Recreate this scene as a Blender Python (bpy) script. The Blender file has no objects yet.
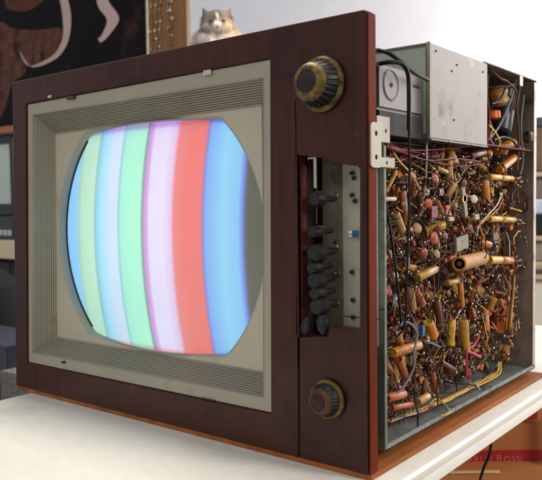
import bpy, bmesh, math, random
from mathutils import Vector, Matrix
R = math.radians
scene = bpy.context.scene
col = scene.collection
rnd = random.Random(11)

# ---------------------------------------------------------------- camera (solved from the photograph)
F, CX, CY, CZ, YAW, PIT, ROL = 727.5, 0.4573, -0.7708, 0.3479, -0.6672, 0.0513, -0.0126
CAM = Vector((CX, CY, CZ))
_c, _s = math.cos(YAW), math.sin(YAW)
FW = Vector((_s*math.cos(PIT), _c*math.cos(PIT), -math.sin(PIT)))
_r = Vector((_c, -_s, 0)); _u = _r.cross(FW)
RT = _r*math.cos(ROL) + _u*math.sin(ROL)
UP = -_r*math.sin(ROL) + _u*math.cos(ROL)
cd = bpy.data.cameras.new('camera'); cam = bpy.data.objects.new('camera', cd); col.objects.link(cam)
M = Matrix.Identity(4)
for i in range(3):
    M[i][0] = RT[i]; M[i][1] = UP[i]; M[i][2] = -FW[i]; M[i][3] = CAM[i]
cam.matrix_world = M
cd.sensor_width = 36; cd.lens = F/542*36; cd.clip_start = .02; cd.clip_end = 100
cd.dof.use_dof = True; cd.dof.focus_distance = 1.12; cd.dof.aperture_fstop = 9
scene.camera = cam

def rayd(px, py): return FW + RT*((px-271)/F) - UP*((py-240)/F)
def onp(ax, v, px, py):
    d = rayd(px, py); return CAM + d*((v-CAM[ax])/d[ax])
def fp(px, py, y=0.0): return onp(1, y, px, py)        # point on a plane parallel to the front panel
def sp(px, py, x=-0.012): return onp(0, x, px, py)     # point on a plane parallel to the chassis side
def tp(px, py, z=0.0): return onp(2, z, px, py)        # point on a level plane
def at(px, py, dep): return CAM + rayd(px, py)*dep     # point at a distance from the camera
def depth(p): return (p-CAM).dot(FW)
def pxm(p, n): return n*depth(p)/F                      # n photo pixels in metres at p

# ---------------------------------------------------------------- materials
def lin(c): return tuple((v/255/12.92 if v/255 <= .04045 else ((v/255+.055)/1.055)**2.4) for v in c)
MATS = {}
def mat(name, c, rough=.5, metal=0., var=.25, scale=30., bump=0., stretch=None, spec=.5, coat=0., c2=None, c2amt=.0, c2scale=8., trans=0., scuff=None):
    if name in MATS: return MATS[name]
    m = bpy.data.materials.new(name); m.use_nodes = True; MATS[name] = m
    nt = m.node_tree; b = nt.nodes['Principled BSDF']
    b.inputs['Roughness'].default_value = rough; b.inputs['Metallic'].default_value = metal
    b.inputs['Specular IOR Level'].default_value = spec
    b.inputs['Coat Weight'].default_value = coat; b.inputs['Coat Roughness'].default_value = .15
    b.inputs['Transmission Weight'].default_value = trans
    tc = nt.nodes.new('ShaderNodeTexCoord'); mp = nt.nodes.new('ShaderNodeMapping')
    if stretch: mp.inputs['Scale'].default_value = stretch
    nt.links.new(tc.outputs['Object'], mp.inputs['Vector'])
    n = nt.nodes.new('ShaderNodeTexNoise'); n.inputs['Scale'].default_value = scale; n.inputs['Detail'].default_value = 6
    n.inputs['Roughness'].default_value = .6
    nt.links.new(mp.outputs['Vector'], n.inputs['Vector'])
    cr = nt.nodes.new('ShaderNodeValToRGB')
    lo = tuple(max(0, v*(1-var)) for v in c); hi = tuple(min(1, v*(1+var)) for v in c)
    cr.color_ramp.elements[0].position = .3; cr.color_ramp.elements[0].color = (*lo, 1)
    cr.color_ramp.elements[1].position = .7; cr.color_ramp.elements[1].color = (*hi, 1)
    nt.links.new(n.outputs['Fac'], cr.inputs['Fac'])
    out = cr.outputs['Color']
    if c2:
        n2 = nt.nodes.new('ShaderNodeTexNoise'); n2.inputs['Scale'].default_value = c2scale; n2.inputs['Detail'].default_value = 8
        n2.inputs['Roughness'].default_value = .7
        nt.links.new(tc.outputs['Object'], n2.inputs['Vector'])
        r2 = nt.nodes.new('ShaderNodeValToRGB')
        r2.color_ramp.elements[0].position = .62-c2amt*.4; r2.color_ramp.elements[0].color = (0, 0, 0, 1)
        r2.color_ramp.elements[1].position = .74-c2amt*.3; r2.color_ramp.elements[1].color = (1, 1, 1, 1)
        nt.links.new(n2.outputs['Fac'], r2.inputs['Fac'])
        mx = nt.nodes.new('ShaderNodeMix'); mx.data_type = 'RGBA'
        nt.links.new(r2.outputs['Color'], mx.inputs[0]); nt.links.new(out, mx.inputs[6]); mx.inputs[7].default_value = (*c2, 1)
        out = mx.outputs[2]
    if scuff:
        for sc_, st_, cc, th in scuff:
            mp3 = nt.nodes.new('ShaderNodeMapping'); mp3.inputs['Scale'].default_value = st_; nt.links.new(tc.outputs['Object'], mp3.inputs['Vector'])
            n3 = nt.nodes.new('ShaderNodeTexNoise'); n3.inputs['Scale'].default_value = sc_; n3.inputs['Detail'].default_value = 4; nt.links.new(mp3.outputs['Vector'], n3.inputs['Vector'])
            r3 = nt.nodes.new('ShaderNodeMapRange'); r3.inputs['From Min'].default_value = th; r3.inputs['From Max'].default_value = th+.06; nt.links.new(n3.outputs['Fac'], r3.inputs['Value'])
            r3.inputs['To Max'].default_value = .8
            m3 = nt.nodes.new('ShaderNodeMix'); m3.data_type = 'RGBA'; nt.links.new(r3.outputs['Result'], m3.inputs[0]); nt.links.new(out, m3.inputs[6]); m3.inputs[7].default_value = (*lin(cc), 1)
            out = m3.outputs[2]
    nt.links.new(out, b.inputs['Base Color'])
    rr = nt.nodes.new('ShaderNodeMapRange'); rr.inputs['To Min'].default_value = max(0, rough-.1); rr.inputs['To Max'].default_value = min(1, rough+.12)
    nt.links.new(n.outputs['Fac'], rr.inputs['Value']); nt.links.new(rr.outputs['Result'], b.inputs['Roughness'])
    if bump:
        bp = nt.nodes.new('ShaderNodeBump'); bp.inputs['Strength'].default_value = bump; bp.inputs['Distance'].default_value = .002
        nt.links.new(n.outputs['Fac'], bp.inputs['Height']); nt.links.new(bp.outputs['Normal'], b.inputs['Normal'])
    return m

def P(name, rgb, **k): return mat(name, lin(rgb), **k)
wood = P('mahogany', (61, 27, 17), rough=.34, var=.22, scale=9, stretch=(9, 9, .9), bump=.18, c2=lin((38, 15, 12)), c2amt=.24, c2scale=4, spec=.26,
         scuff=[(14, (1, 1, 1), (96, 44, 34), .66), (60, (1, 1, .25), (128, 88, 70), .735), (26, (1.2, 1, .12), (38, 16, 12), .70), (150, (1, 1, 1), (150, 110, 90), .80)])
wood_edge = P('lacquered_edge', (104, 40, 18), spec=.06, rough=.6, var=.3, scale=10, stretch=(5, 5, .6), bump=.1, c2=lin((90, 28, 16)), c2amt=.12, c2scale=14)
plank_m = P('raw_plank', (156, 92, 46), spec=.15, rough=.6, var=.35, scale=20, stretch=(1, .15, 1), bump=.2, c2=lin((90, 48, 26)), c2amt=.15, c2scale=18)
bez_m = P('bezel_paint', (154, 147, 129), rough=.42, var=.06, scale=12, c2=lin((134, 126, 104)), c2amt=.03, c2scale=10, scuff=[(90, (1, 1, 1), (96, 86, 66), .76), (30, (.3, 1, 1), (172, 168, 150), .70)])
bez_rib = P('bezel_rib_paint', (146, 141, 122), rough=.42, var=.08, scale=12, c2=lin((124, 116, 96)), c2amt=.06, c2scale=12)
mask_m = P('mask_paint', (180, 172, 150), rough=.5, var=.05, scale=9, c2=lin((156, 146, 122)), c2amt=.12, c2scale=9)
lip_m = P('mask_lip_paint', (150, 152, 144), rough=.35, var=.05)
blackp = P('black_bakelite', (24, 23, 24), rough=.45, var=.2, spec=.35)
brass = P('worn_brass', (112, 94, 54), rough=.42, metal=.7, var=.5, scale=90, c2=lin((44, 34, 20)), c2amt=.36, c2scale=60)
knobbrown = P('knob_cap_brown', (40, 28, 24), rough=.5, var=.3, spec=.3)
redp = P('red_liner', (104, 22, 22), rough=.6, var=.4, scale=40, c2=lin((22, 9, 9)), c2amt=.45, c2scale=40)
zinc = P('dusty_zinc', (118, 112, 108), rough=.46, metal=.55, var=.14, scale=18, bump=.06, c2=lin((122, 110, 98)), c2amt=.25, c2scale=13)
zinc_w = P('stained_zinc', (128, 121, 116), rough=.48, metal=.35, var=.26, scale=6, bump=.05, c2=lin((98, 84, 76)), c2amt=.16, c2scale=12, scuff=[(45, (1, 1, 1), (84, 60, 46), .72), (10, (1, 1, 3), (164, 158, 152), .66)])
zinc_g = P('green_grey_zinc', (176, 158, 144), rough=.45, metal=.5, var=.18, scale=16, c2=lin((90, 88, 78)), c2amt=.18, c2scale=25)
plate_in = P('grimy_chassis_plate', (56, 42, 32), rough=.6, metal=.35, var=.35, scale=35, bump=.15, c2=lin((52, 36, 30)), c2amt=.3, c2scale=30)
plate_fl = P('chassis_floor_steel', (138, 142, 140), rough=.5, metal=.4, var=.25, scale=30, bump=.1, c2=lin((70, 64, 58)), c2amt=.22, c2scale=24)
slotplate = P('control_plate', (128, 122, 102), rough=.5, metal=.35, var=.15, scale=30, c2=lin((76, 66, 52)), c2amt=.18, c2scale=22)
slotplate2 = P('control_plate_light', (184, 178, 158), rough=.5, metal=.3, var=.12, scale=30, c2=lin((110, 100, 80)), c2amt=.08, c2scale=40)
solder = P('solder', (206, 200, 192), rough=.22, metal=1., var=.15, scale=120)
lead = P('tinned_lead', (128, 98, 74), rough=.4, metal=.7, var=.25, scale=100)
bracket_m = P('hinge_plate_steel', (166, 158, 142), rough=.45, metal=.3, var=.12, scale=40, c2=lin((150, 100, 60)), c2amt=.08, c2scale=60)
darkm = P('cavity_shade_and_marks', (34, 26, 23), rough=.7, var=.4, scale=40)
card = P('coil_cardboard', (178, 128, 66), rough=.6, var=.25, scale=60)
WAX = [P('wax_orange', (194, 116, 34), rough=.28+.08, c2=lin((56, 34, 26)), c2amt=.13, c2scale=70, var=.3, scale=90), P('wax_yellow', (204, 156, 44), rough=.28+.08, c2=lin((56, 34, 26)), c2amt=.13, c2scale=70, var=.28, scale=90),
       P('wax_ochre', (170, 124, 46), rough=.28+.08, c2=lin((56, 34, 26)), c2amt=.13, c2scale=70, var=.3, scale=80), P('wax_tan', (176, 134, 76), rough=.28+.08, c2=lin((56, 34, 26)), c2amt=.13, c2scale=70, var=.25, scale=80),
       P('wax_rust', (150, 78, 34), rough=.28+.08, c2=lin((56, 34, 26)), c2amt=.13, c2scale=70, var=.3, scale=80), P('wax_umber', (98, 56, 32), rough=.28+.08, c2=lin((56, 34, 26)), c2amt=.13, c2scale=70, var=.3, scale=80)]
CER = [P('ceramic_tan', (164, 126, 86), rough=.45+.08, c2=lin((56, 34, 26)), c2amt=.13, c2scale=70, var=.2, scale=80), P('ceramic_orange', (176, 84, 34), rough=.35+.08, c2=lin((56, 34, 26)), c2amt=.13, c2scale=70, var=.2, scale=80),
       P('ceramic_red', (132, 32, 22), rough=.32+.08, c2=lin((56, 34, 26)), c2amt=.13, c2scale=70, var=.2, scale=80), P('ceramic_brown', (110, 66, 46), rough=.35+.08, c2=lin((56, 34, 26)), c2amt=.13, c2scale=70, var=.3, scale=80),
       P('ceramic_cream', (210, 190, 160), rough=.4+.08, c2=lin((56, 34, 26)), c2amt=.13, c2scale=70, var=.15, scale=80)]
MICA = [P('mica_red', (118, 30, 24), rough=.35+.08, c2=lin((56, 34, 26)), c2amt=.13, c2scale=70, var=.2, scale=80), P('mica_brown', (92, 50, 36), rough=.35+.08, c2=lin((56, 34, 26)), c2amt=.13, c2scale=70, var=.25, scale=80),
        P('mica_grey', (134, 128, 104), rough=.45+.08, c2=lin((56, 34, 26)), c2amt=.13, c2scale=70, var=.2, scale=80), P('mica_black', (38, 34, 34), rough=.3+.08, c2=lin((56, 34, 26)), c2amt=.13, c2scale=70, var=.25)]
RES = [P('resistor_brown', (92, 58, 42), rough=.4+.08, c2=lin((56, 34, 26)), c2amt=.13, c2scale=70, var=.25, scale=90), P('resistor_tan', (156, 122, 88), rough=.45+.08, c2=lin((56, 34, 26)), c2amt=.13, c2scale=70, var=.2, scale=90), P('resistor_dark', (58, 44, 40), rough=.35+.08, c2=lin((56, 34, 26)), c2amt=.13, c2scale=70, var=.25)]
BAND = [P('band_red', (176, 30, 24), rough=.35, var=.1), P('band_orange', (214, 106, 30), rough=.35, var=.1), P('band_yellow', (214, 178, 50), rough=.35, var=.1),
        P('band_green', (50, 110, 64), rough=.35, var=.1), P('band_violet', (96, 56, 120), rough=.35, var=.1), P('band_silver', (190, 186, 180), rough=.3, metal=.7, var=.1), P('band_black', (22, 20, 20), rough=.35, var=.1)]
WIRE = {k: P('wire_'+k, c, rough=.5, spec=.2, var=.2, scale=80) for k, c in dict(red=(112, 24, 20), black=(26, 24, 26), yellow=(216, 182, 80), white=(200, 190, 176),
        green=(46, 84, 56), brown=(92, 52, 36), orange=(170, 100, 44), blue=(60, 96, 140), maroon=(74, 28, 24), pink=(206, 60, 76), grey=(112, 110, 112)).items()}
copper = P('copper_wire', (196, 96, 48), rough=.3, metal=.6, var=.25, scale=120)
rust = P('rust_plate', (96, 52, 36), rough=.7, var=.4, scale=30, bump=.2)

# ---------------------------------------------------------------- mesh helpers
class MB:
    def __init__(s): s.v = []; s.f = []; s.m = []
    def add(s, vs, fs, m=0):
        o = len(s.v); s.v += [Vector(v) for v in vs]; s.f += [tuple(i+o for i in f) for f in fs]; s.m += [m]*len(fs)
    def box(s, c, size, rot=None, m=0, bev=0.):
        bm = bmesh.new(); bmesh.ops.create_cube(bm, size=1)
        for v in bm.verts: v.co = Vector((v.co.x*size[0], v.co.y*size[1], v.co.z*size[2]))
        if bev: bmesh.ops.bevel(bm, geom=bm.edges[:], offset=bev, segments=2, affect='EDGES')
        s._bm(bm, c, rot, m)
    def _bm(s, bm, c, rot, m):
        T = Matrix.Translation(Vector(c)) @ (rot.to_matrix().to_4x4() if rot is not None and not isinstance(rot, Matrix) else (rot.to_4x4() if rot is not None else Matrix.Identity(4)))
        bm.verts.index_update()
        s.add([T @ v.co for v in bm.verts], [[v.index for v in f.verts] for f in bm.faces], m); bm.free()
    def sphere(s, c, r, m=0, n=8, sc=(1, 1, 1)):
        bm = bmesh.new(); bmesh.ops.create_uvsphere(bm, u_segments=n, v_segments=max(4, n//2+1), radius=1)
        for v in bm.verts: v.co = Vector((v.co.x*r*sc[0], v.co.y*r*sc[1], v.co.z*r*sc[2]))
        s._bm(bm, c, None, m)
    def lathe(s, o, ax, prof, n=24, m=0, flute=None, ms=None):
        """prof: (distance along the axis, radius); flute(i, a) scales the radius; ms: a material per segment"""
        o = Vector(o); ax = Vector(ax).normalized(); t = ax.orthogonal().normalized(); b = ax.cross(t)
        vs = []
        for i, (h, r) in enumerate(prof):
            for k in range(n):
                a = 2*math.pi*k/n; q = r*(flute(i, k) if flute else 1)
                vs.append(o+ax*h+(t*math.cos(a)+b*math.sin(a))*q)
        base = len(s.v); s.v += vs
        for i in range(len(prof)-1):
            mm = ms[i] if ms else m
            for k in range(n):
                k2 = (k+1) % n
                s.f.append((base+i*n+k, base+i*n+k2, base+(i+1)*n+k2, base+(i+1)*n+k)); s.m.append(mm)
        if prof[0][1] > 1e-6: s.f.append(tuple(base+k for k in range(n))[::-1]); s.m.append(ms[0] if ms else m)
        if prof[-1][1] > 1e-6: s.f.append(tuple(base+(len(prof)-1)*n+k for k in range(n))); s.m.append(ms[-1] if ms else m)
    def cyl(s, p0, p1, r, m=0, n=12, bev=0.):
        p0 = Vector(p0); p1 = Vector(p1); L = (p1-p0).length
        pr = [(0, r), (L, r)] if not bev else [(0, r-bev), (bev, r), (L-bev, r), (L, r-bev)]
        s.lathe(p0, p1-p0, pr, n, m)
    def tube(s, path, r, m=0, n=6):
        pts = [Vector(p) for p in path]
        t0 = (pts[1]-pts[0]).normalized(); nrm = t0.orthogonal().normalized(); base = len(s.v)
        for i, p in enumerate(pts):
            t = (pts[min(i+1, len(pts)-1)]-pts[max(i-1, 0)])
            t = t.normalized() if t.length > 1e-9 else t0
            nrm = (nrm - t*nrm.dot(t)); nrm = nrm.normalized() if nrm.length > 1e-6 else t.orthogonal().normalized()
            b = t.cross(nrm)
            for k in range(n):
                a = 2*math.pi*k/n; s.v.append(p+(nrm*math.cos(a)+b*math.sin(a))*r)
        for i in range(len(pts)-1):
            for k in range(n):
                k2 = (k+1) % n; s.f.append((base+i*n+k, base+i*n+k2, base+(i+1)*n+k2, base+(i+1)*n+k)); s.m.append(m)
        s.f.append(tuple(base+k for k in range(n))[::-1]); s.m.append(m)
        s.f.append(tuple(base+(len(pts)-1)*n+k for k in range(n))); s.m.append(m)
    def obj(s, name, mats, parent=None, smooth=35, loc=None):
        me = bpy.data.meshes.new(name)
        o = bpy.data.objects.new(name, me); col.objects.link(o)
        off = Vector((0, 0, 0))
        if parent is not None: off = wloc(parent)
        if loc is not None: off = Vector(loc)
        me.from_pydata([v-off for v in s.v], [], s.f)
        if not isinstance(mats, (list, tuple)): mats = [mats]
        for m in mats: me.materials.append(m)
        for p, mi in zip(me.polygons, s.m): p.material_index = min(mi, len(mats)-1)
        bm = bmesh.new(); bm.from_mesh(me); bmesh.ops.recalc_face_normals(bm, faces=bm.faces); bm.to_mesh(me); bm.free()
        if smooth:
            for p in me.polygons: p.use_smooth = True
            me.set_sharp_from_angle(angle=R(smooth))
        if parent is not None: o.parent = parent; o.location = off - wloc(parent)
        else: o.location = off
        return o
def wloc(o):
    v = Vector((0, 0, 0))
    while o is not None: v += o.location; o = o.parent
    return v
def empty(name, loc, label, cat, group=None):
    o = bpy.data.objects.new(name, None); col.objects.link(o); o.location = loc; o.empty_display_size = .05
    tag(o, label, cat, group); return o
def tag(o, label, cat, group=None):
    o['label'] = label; o['category'] = cat
    if group: o['group'] = group
def struct(o): o['kind'] = 'structure'; return o

def cmesh(splines, thick, bev, n=2):
    """2D outlines (the first outer, the rest holes) -> solid plate mesh in local XY, thickness centred on 0"""
    cu = bpy.data.curves.new('tmp', 'CURVE'); cu.dimensions = '2D'; cu.fill_mode = 'BOTH'
    for pts in splines:
        spn = cu.splines.new('POLY'); spn.points.add(len(pts)-1)
        for p, q in zip(spn.points, pts): p.co = (q[0], q[1], 0, 1)
        spn.use_cyclic_u = True
    cu.extrude = max(1e-5, thick/2-bev); cu.bevel_depth = bev; cu.bevel_resolution = n; cu.offset = -bev
    ob = bpy.data.objects.new('tmp', cu); col.objects.link(ob)
    bpy.context.view_layer.update()
    me = bpy.data.meshes.new_from_object(ob.evaluated_get(bpy.context.evaluated_depsgraph_get()))
    bpy.data.objects.remove(ob); bpy.data.curves.remove(cu)
    return me
def plate(splines, thick, bev, frame, mb, m=0):
    """frame: 4x4 taking local XY plate (its front face at z=0, body towards -z) to the world"""
    me = cmesh(splines, thick, bev)
    mb.add([frame @ Vector((v.co.x, v.co.y, v.co.z-thick/2)) for v in me.vertices], [tuple(p.vertices) for p in me.polygons], m)
    bpy.data.meshes.remove(me)
def FR(y):  # XZ plate facing -y with its front face at y
    return Matrix(((1, 0, 0, 0), (0, 0, -1, y), (0, 1, 0, 0), (0, 0, 0, 1)))
def SD(x):  # plate whose local X is world y, local Y is world z, facing +x at x
    return Matrix(((0, 0, 1, x), (1, 0, 0, 0), (0, 1, 0, 0), (0, 0, 0, 1)))
def xz(p): return (p.x, p.z)
def yz(p): return (p.y, p.z)
def rrect(x0, z0, x1, z1, r, n=5):
    out = []
    for cx, cz, a0 in ((x1-r, z1-r, 0), (x0+r, z1-r, 90), (x0+r, z0+r, 180), (x1-r, z0+r, 270)):
        for k in range(n+1):
            a = R(a0+90*k/n); out.append((cx+r*math.cos(a), cz+r*math.sin(a)))
    return out
def catmull(pts, n=6):
    pts = [Vector(p) for p in pts]; P_ = [pts[0]*2-pts[1]]+pts+[pts[-1]*2-pts[-2]]; out = []
    for i in range(1, len(P_)-2):
        a, b, c, d = P_[i-1:i+3]
        for k in range(n):
            t = k/n
            out.append(.5*((2*b)+(c-a)*t+(2*a-5*b+4*c-d)*t*t+(3*b-a-3*c+d)*t**3))
    out.append(pts[-1]); return out
def circle(c, r, n=28): return [(c[0]+r*math.cos(2*math.pi*k/n), c[1]+r*math.sin(2*math.pi*k/n)) for k in range(n)]

# ================================================================ THE TELEVISION
TV = empty('television', (-.38, .3, 0), 'vintage colour television out of its case, round screen showing colour stripes, wiring exposed', 'television')

# ---- front panel
TH = .019
w0, w1 = xz(fp(12, 82)), xz(fp(369, 8))
w2, w3 = (xz(fp(368, 472))[0], .0075), (xz(fp(16, 384))[0], .0075)
rr = .009
outer = [w3, (-.1075, .0073), (-.1075, .480), (-.1066, .480), (-.1066, .0073), (w2[0], w2[1]), (w2[0]+.001, w1[1]-rr-.002)]
for k in range(1, 7):
    a = R(90*k/6); outer.append((w1[0]-rr+rr*math.cos(a)-.001, w1[1]-rr+rr*math.sin(a)))
outer.append(w0)
b0, b1, b2, b3 = [xz(fp(*q, .004)) for q in ((27.5, 104), (271.5, 58.5), (272.5, 413.5), (28.5, 362.5))]
slot = [xz(fp(*q)) for q in ((299, 155), (328, 158.5), (329, 163), (357, 166), (359.5, 169), (359.5, 327), (357, 330), (331, 326.5), (329, 330), (328, 336), (299, 337), (297.3, 334), (297, 158))]
mb = MB(); plate([outer, [b0, b1, b2, b3], slot], TH, .0018, FR(0), mb)
panel = mb.obj('front_panel', wood, TV)
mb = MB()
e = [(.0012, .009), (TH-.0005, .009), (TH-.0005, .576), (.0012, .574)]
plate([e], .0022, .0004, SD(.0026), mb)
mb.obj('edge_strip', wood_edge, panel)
# thin base board under the panel, seen as an orange line, and along the side
mb = MB()
plate([[(-.768, .002), (.003, .002), (.003, .668), (-.085, .668), (-.085, .060), (-.68, .060), (-.68, .668), (-.768, .668)]], .0068, .0009, Matrix.Translation((0, 0, .0071)), mb)
base = mb.obj('base_board', plank_m, TV)

# ---- bezel
def ring(mb, loops, m=0):
    n = len(loops[0]); base = len(mb.v)
    for lp in loops: mb.v += [Vector(p) for p in lp]
    for i in range(len(loops)-1):
        for k in range(n):
            k2 = (k+1) % n; mb.f.append((base+i*n+k, base+i*n+k2, base+(i+1)*n+k2, base+(i+1)*n+k)); mb.m.append(m)
def l3(pts, y): return [Vector((p[0], y, p[1])) for p in pts]
B0 = [b0, b1, b2, b3]
RO = [xz(fp(*q, .008)) for q in ((35, 115.5), (264.5, 79), (264.8, 396), (34.5, 351.5))]
RI = [(-.6775, .4775), (-.1925, .4850), (-.1930, .1045), (-.6890, .1035)]
def lerp2(A, B, t): return [(a[0]+(b[0]-a[0])*t, a[1]+(b[1]-a[1])*t) for a, b in zip(A, B)]
def shrink(A, d):
    cx = sum(a[0] for a in A)/4; cz = sum(a[1] for a in A)/4
    return [(a[0]-math.copysign(d, a[0]-cx), a[1]-math.copysign(d, a[1]-cz)) for a in A]
mb = MB()
ring(mb, [l3(shrink(B0, .0006), .016), l3(shrink(B0, .0006), .0045), l3(shrink(B0, .002), .0035), l3(lerp2(B0, RO, .9), .0050), l3(lerp2(B0, RO, .97), .0035), l3(RO, .0075)])
bezel = mb.obj('bezel', bez_m, TV, smooth=20)
mb = MB(); NR = 10; loops = [l3(RO, .0075)]
for i in range(NR):
    for (t, g) in ((.08, 0), (.16, -.0022), (.58, -.0022), (.66, .0)):
        tt = (i+t+.15)/NR*.98
        loops.append(l3(lerp2(RO, RI, min(1, tt)), .008+.029*tt+g+.0012))
loops += [l3(RI, .0382)]
ring(mb, loops)
mb.obj('ribbed_surround', bez_rib, bezel, smooth=15)
# mask with clipped-circle aperture
GC = (-.4285, .295)
def zt(x): return .4790-.0060*((x-GC[0])/.149)**2
def zb(x): return .1095+.0095*((x-GC[0])/.154)**2
def aperture(n=140, sc=1., r=.2355):
    out = []
    for k in range(n):
        a = 2*math.pi*k/n; lo, hi = .05, r+max(0, -math.cos(a))*.008
        for _ in range(30):
            m_ = (lo+hi)/2; x = GC[0]+m_*math.cos(a); z = GC[1]+m_*math.sin(a)
            if z > zt(x) or z < zb(x): hi = m_
            else: lo = m_
        out.append((GC[0]+lo*sc*math.cos(a), GC[1]+lo*sc*math.sin(a)))
    return out
# glass
GR, GS, GY = .256, .046, .0575
SR = (GR*GR+GS*GS)/(2*GS)
def gy(r): return GY-GS+SR-math.sqrt(SR*SR-r*r)
A1 = aperture(sc=1.0); A2 = aperture(sc=1.022)
mb = MB(); RI2 = [(RI[0][0]-.004, RI[0][1]+.004), (RI[1][0]+.004, RI[1][1]+.004), (RI[2][0]+.004, RI[2][1]-.004), (RI[3][0]-.004, RI[3][1]-.004)]
me = cmesh([RI2, [(min(max(p[0], -.6765), -.1935), min(max(p[1], .108), .4845)) for p in A2]], .0006, .0001, 1)
mb.add([FR(.0385) @ Vector((v.co.x, v.co.y, v.co.z)) for v in me.vertices], [tuple(p.vertices) for p in me.polygons])
mask = mb.obj('mask', mask_m, TV, smooth=20)
mb = MB()
def lg(pts, ymax, off): return [Vector((p[0], min(ymax, gy(math.hypot(p[0]-GC[0], p[1]-GC[1]))+off), p[1])) for p in pts]
ring(mb, [l3([(min(max(p[0], -.6765), -.1935), p[1]) for p in A2], .0384), lg(aperture(sc=1.012), .0392, -.0022), lg(aperture(sc=1.005), .0402, -.0024), lg(A1, .0430, -.0016), lg(aperture(sc=.9985), .0570, .0012)])
mb.obj('mask_lip', lip_m, mask)
def glass_hit(px, py):
    y = .04
    for _ in range(12):
        p = fp(px, py, y); y = gy(min(.24, math.hypot(p.x-GC[0], p.z-GC[1])))
    return p
mb = MB(); ringv = []
OUTL = aperture(n=280, sc=1.0)
for i in range(0, 25):
    t = i/24; row = []
    for p in OUTL:
        x = (p[0]-GC[0])*t; z = (p[1]-GC[1])*t; row.append(Vector((GC[0]+x, gy(math.hypot(x, z)), GC[1]+z)))
    ringv.append(row)
ringv[0] = [v+Vector((1e-5*math.cos(k), 0, 1e-5*math.sin(k))) for k, v in enumerate(ringv[0])]
ring(mb, ringv)
sm = bpy.data.materials.new('glowing_phosphor_stripes'); sm.use_nodes = True
nt = sm.node_tree; bs = nt.nodes['Principled BSDF']
bs.inputs['Base Color'].default_value = (*lin((134, 135, 122)), 1); bs.inputs['Roughness'].default_value = .22; bs.inputs['Specular IOR Level'].default_value = .3
ge = nt.nodes.new('ShaderNodeNewGeometry'); sx = nt.nodes.new('ShaderNodeSeparateXYZ'); nt.links.new(ge.outputs['Position'], sx.inputs[0])
X0, X1 = -.68, -.18
mr = nt.nodes.new('ShaderNodeMapRange'); mr.inputs['From Min'].default_value = X0; mr.inputs['From Max'].default_value = X1
nt.links.new(sx.outputs['X'], mr.inputs['Value'])
ramp = nt.nodes.new('ShaderNodeValToRGB'); nt.links.new(mr.outputs['Result'], ramp.inputs['Fac'])
ST = [(60, (16, 60, 130)), (65.5, (20, 80, 160)), (66.5, (110, 190, 250)), (77, (124, 200, 252)), (78.5, (150, 200, 190)), (82, (172, 224, 196)), (93, (180, 228, 204)), (95, (120, 184, 186)), (97, (126, 204, 236)),
      (100, (140, 222, 252)), (109, (200, 224, 252)), (116.5, (206, 226, 252)), (118.3, (128, 200, 214)), (120.5, (150, 238, 220)), (128, (158, 246, 212)), (140, (164, 244, 214)), (141.8, (66, 140, 110)), (143.5, (196, 128, 214)),
      (146.5, (210, 150, 228)), (149, (228, 216, 252)), (162, (230, 218, 252)), (170, (226, 190, 236)), (173.5, (234, 104, 114)), (185, (238, 82, 88)), (200.5, (234, 84, 96)), (202.5, (120, 90, 190)),
      (205, (90, 160, 244)), (222, (122, 204, 246)), (238, (112, 188, 244)), (242, (76, 120, 232)), (244.5, (50, 50, 120)), (247, (0, 0, 0))]
el = ramp.color_ramp.elements
while len(el) > 1: el.remove(el[0])
for i, (px, c) in enumerate(ST):
    f = (glass_hit(px, 235).x-X0)/(X1-X0)
    e_ = el[0] if i == 0 else el.new(f)
    e_.position = f; e_.color = (*lin(c), 1)
rz = nt.nodes.new('ShaderNodeValToRGB'); mz = nt.nodes.new('ShaderNodeMapRange'); mz.inputs['From Min'].default_value = .09; mz.inputs['From Max'].default_value = .50
nt.links.new(sx.outputs['Z'], mz.inputs['Value']); nt.links.new(mz.outputs['Result'], rz.inputs['Fac'])
ez = rz.color_ramp.elements
def zf(z): return (z-.09)/.41
ez[0].position = 0; ez[0].color = (.9, .25, .35, 1); ez[1].position = zf(.112); ez[1].color = (.92, .4, .45, 1)
for z, c in ((.118, (.82, .90, .92, 1)), (.2, (.90, .96, .97, 1)), (.30, (.97, .99, 1, 1)), (.40, (1, 1, 1, 1)), (.455, (.97, .97, 1, 1)), (.466, (.88, .86, 1, 1)), (.4725, (.58, .28, .74, 1)), (.49, (.45, .18, .6, 1))):
    q = ez.new(zf(z)); q.color = c
mul = nt.nodes.new('ShaderNodeMix'); mul.data_type = 'RGBA'; mul.blend_type = 'MULTIPLY'; mul.inputs[0].default_value = 1
nt.links.new(ramp.outputs['Color'], mul.inputs[6]); nt.links.new(rz.outputs['Color'], mul.inputs[7])
wv = nt.nodes.new('ShaderNodeTexWave'); wv.bands_direction = 'Z'; wv.inputs['Scale'].default_value = 110; wv.inputs['Distortion'].default_value = .4
nt.links.new(ge.outputs['Position'], wv.inputs['Vector'])
ns = nt.nodes.new('ShaderNodeTexNoise'); ns.inputs['Scale'].default_value = 9; nt.links.new(ge.outputs['Position'], ns.inputs['Vector'])
a1 = nt.nodes.new('ShaderNodeMath'); a1.operation = 'MULTIPLY_ADD'; a1.inputs[1].default_value = .05; a1.inputs[2].default_value = .80
nt.links.new(wv.outputs['Fac'], a1.inputs[0])
a2 = nt.nodes.new('ShaderNodeMath'); a2.operation = 'MULTIPLY_ADD'; a2.inputs[1].default_value = .12
nt.links.new(ns.outputs['Fac'], a2.inputs[0]); nt.links.new(a1.outputs[0], a2.inputs[2])
nt.links.new(mul.outputs[2], bs.inputs['Emission Color']); nt.links.new(a2.outputs[0], bs.inputs['Emission Strength'])
tube = mb.obj('picture_tube', sm, TV, smooth=60)
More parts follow.
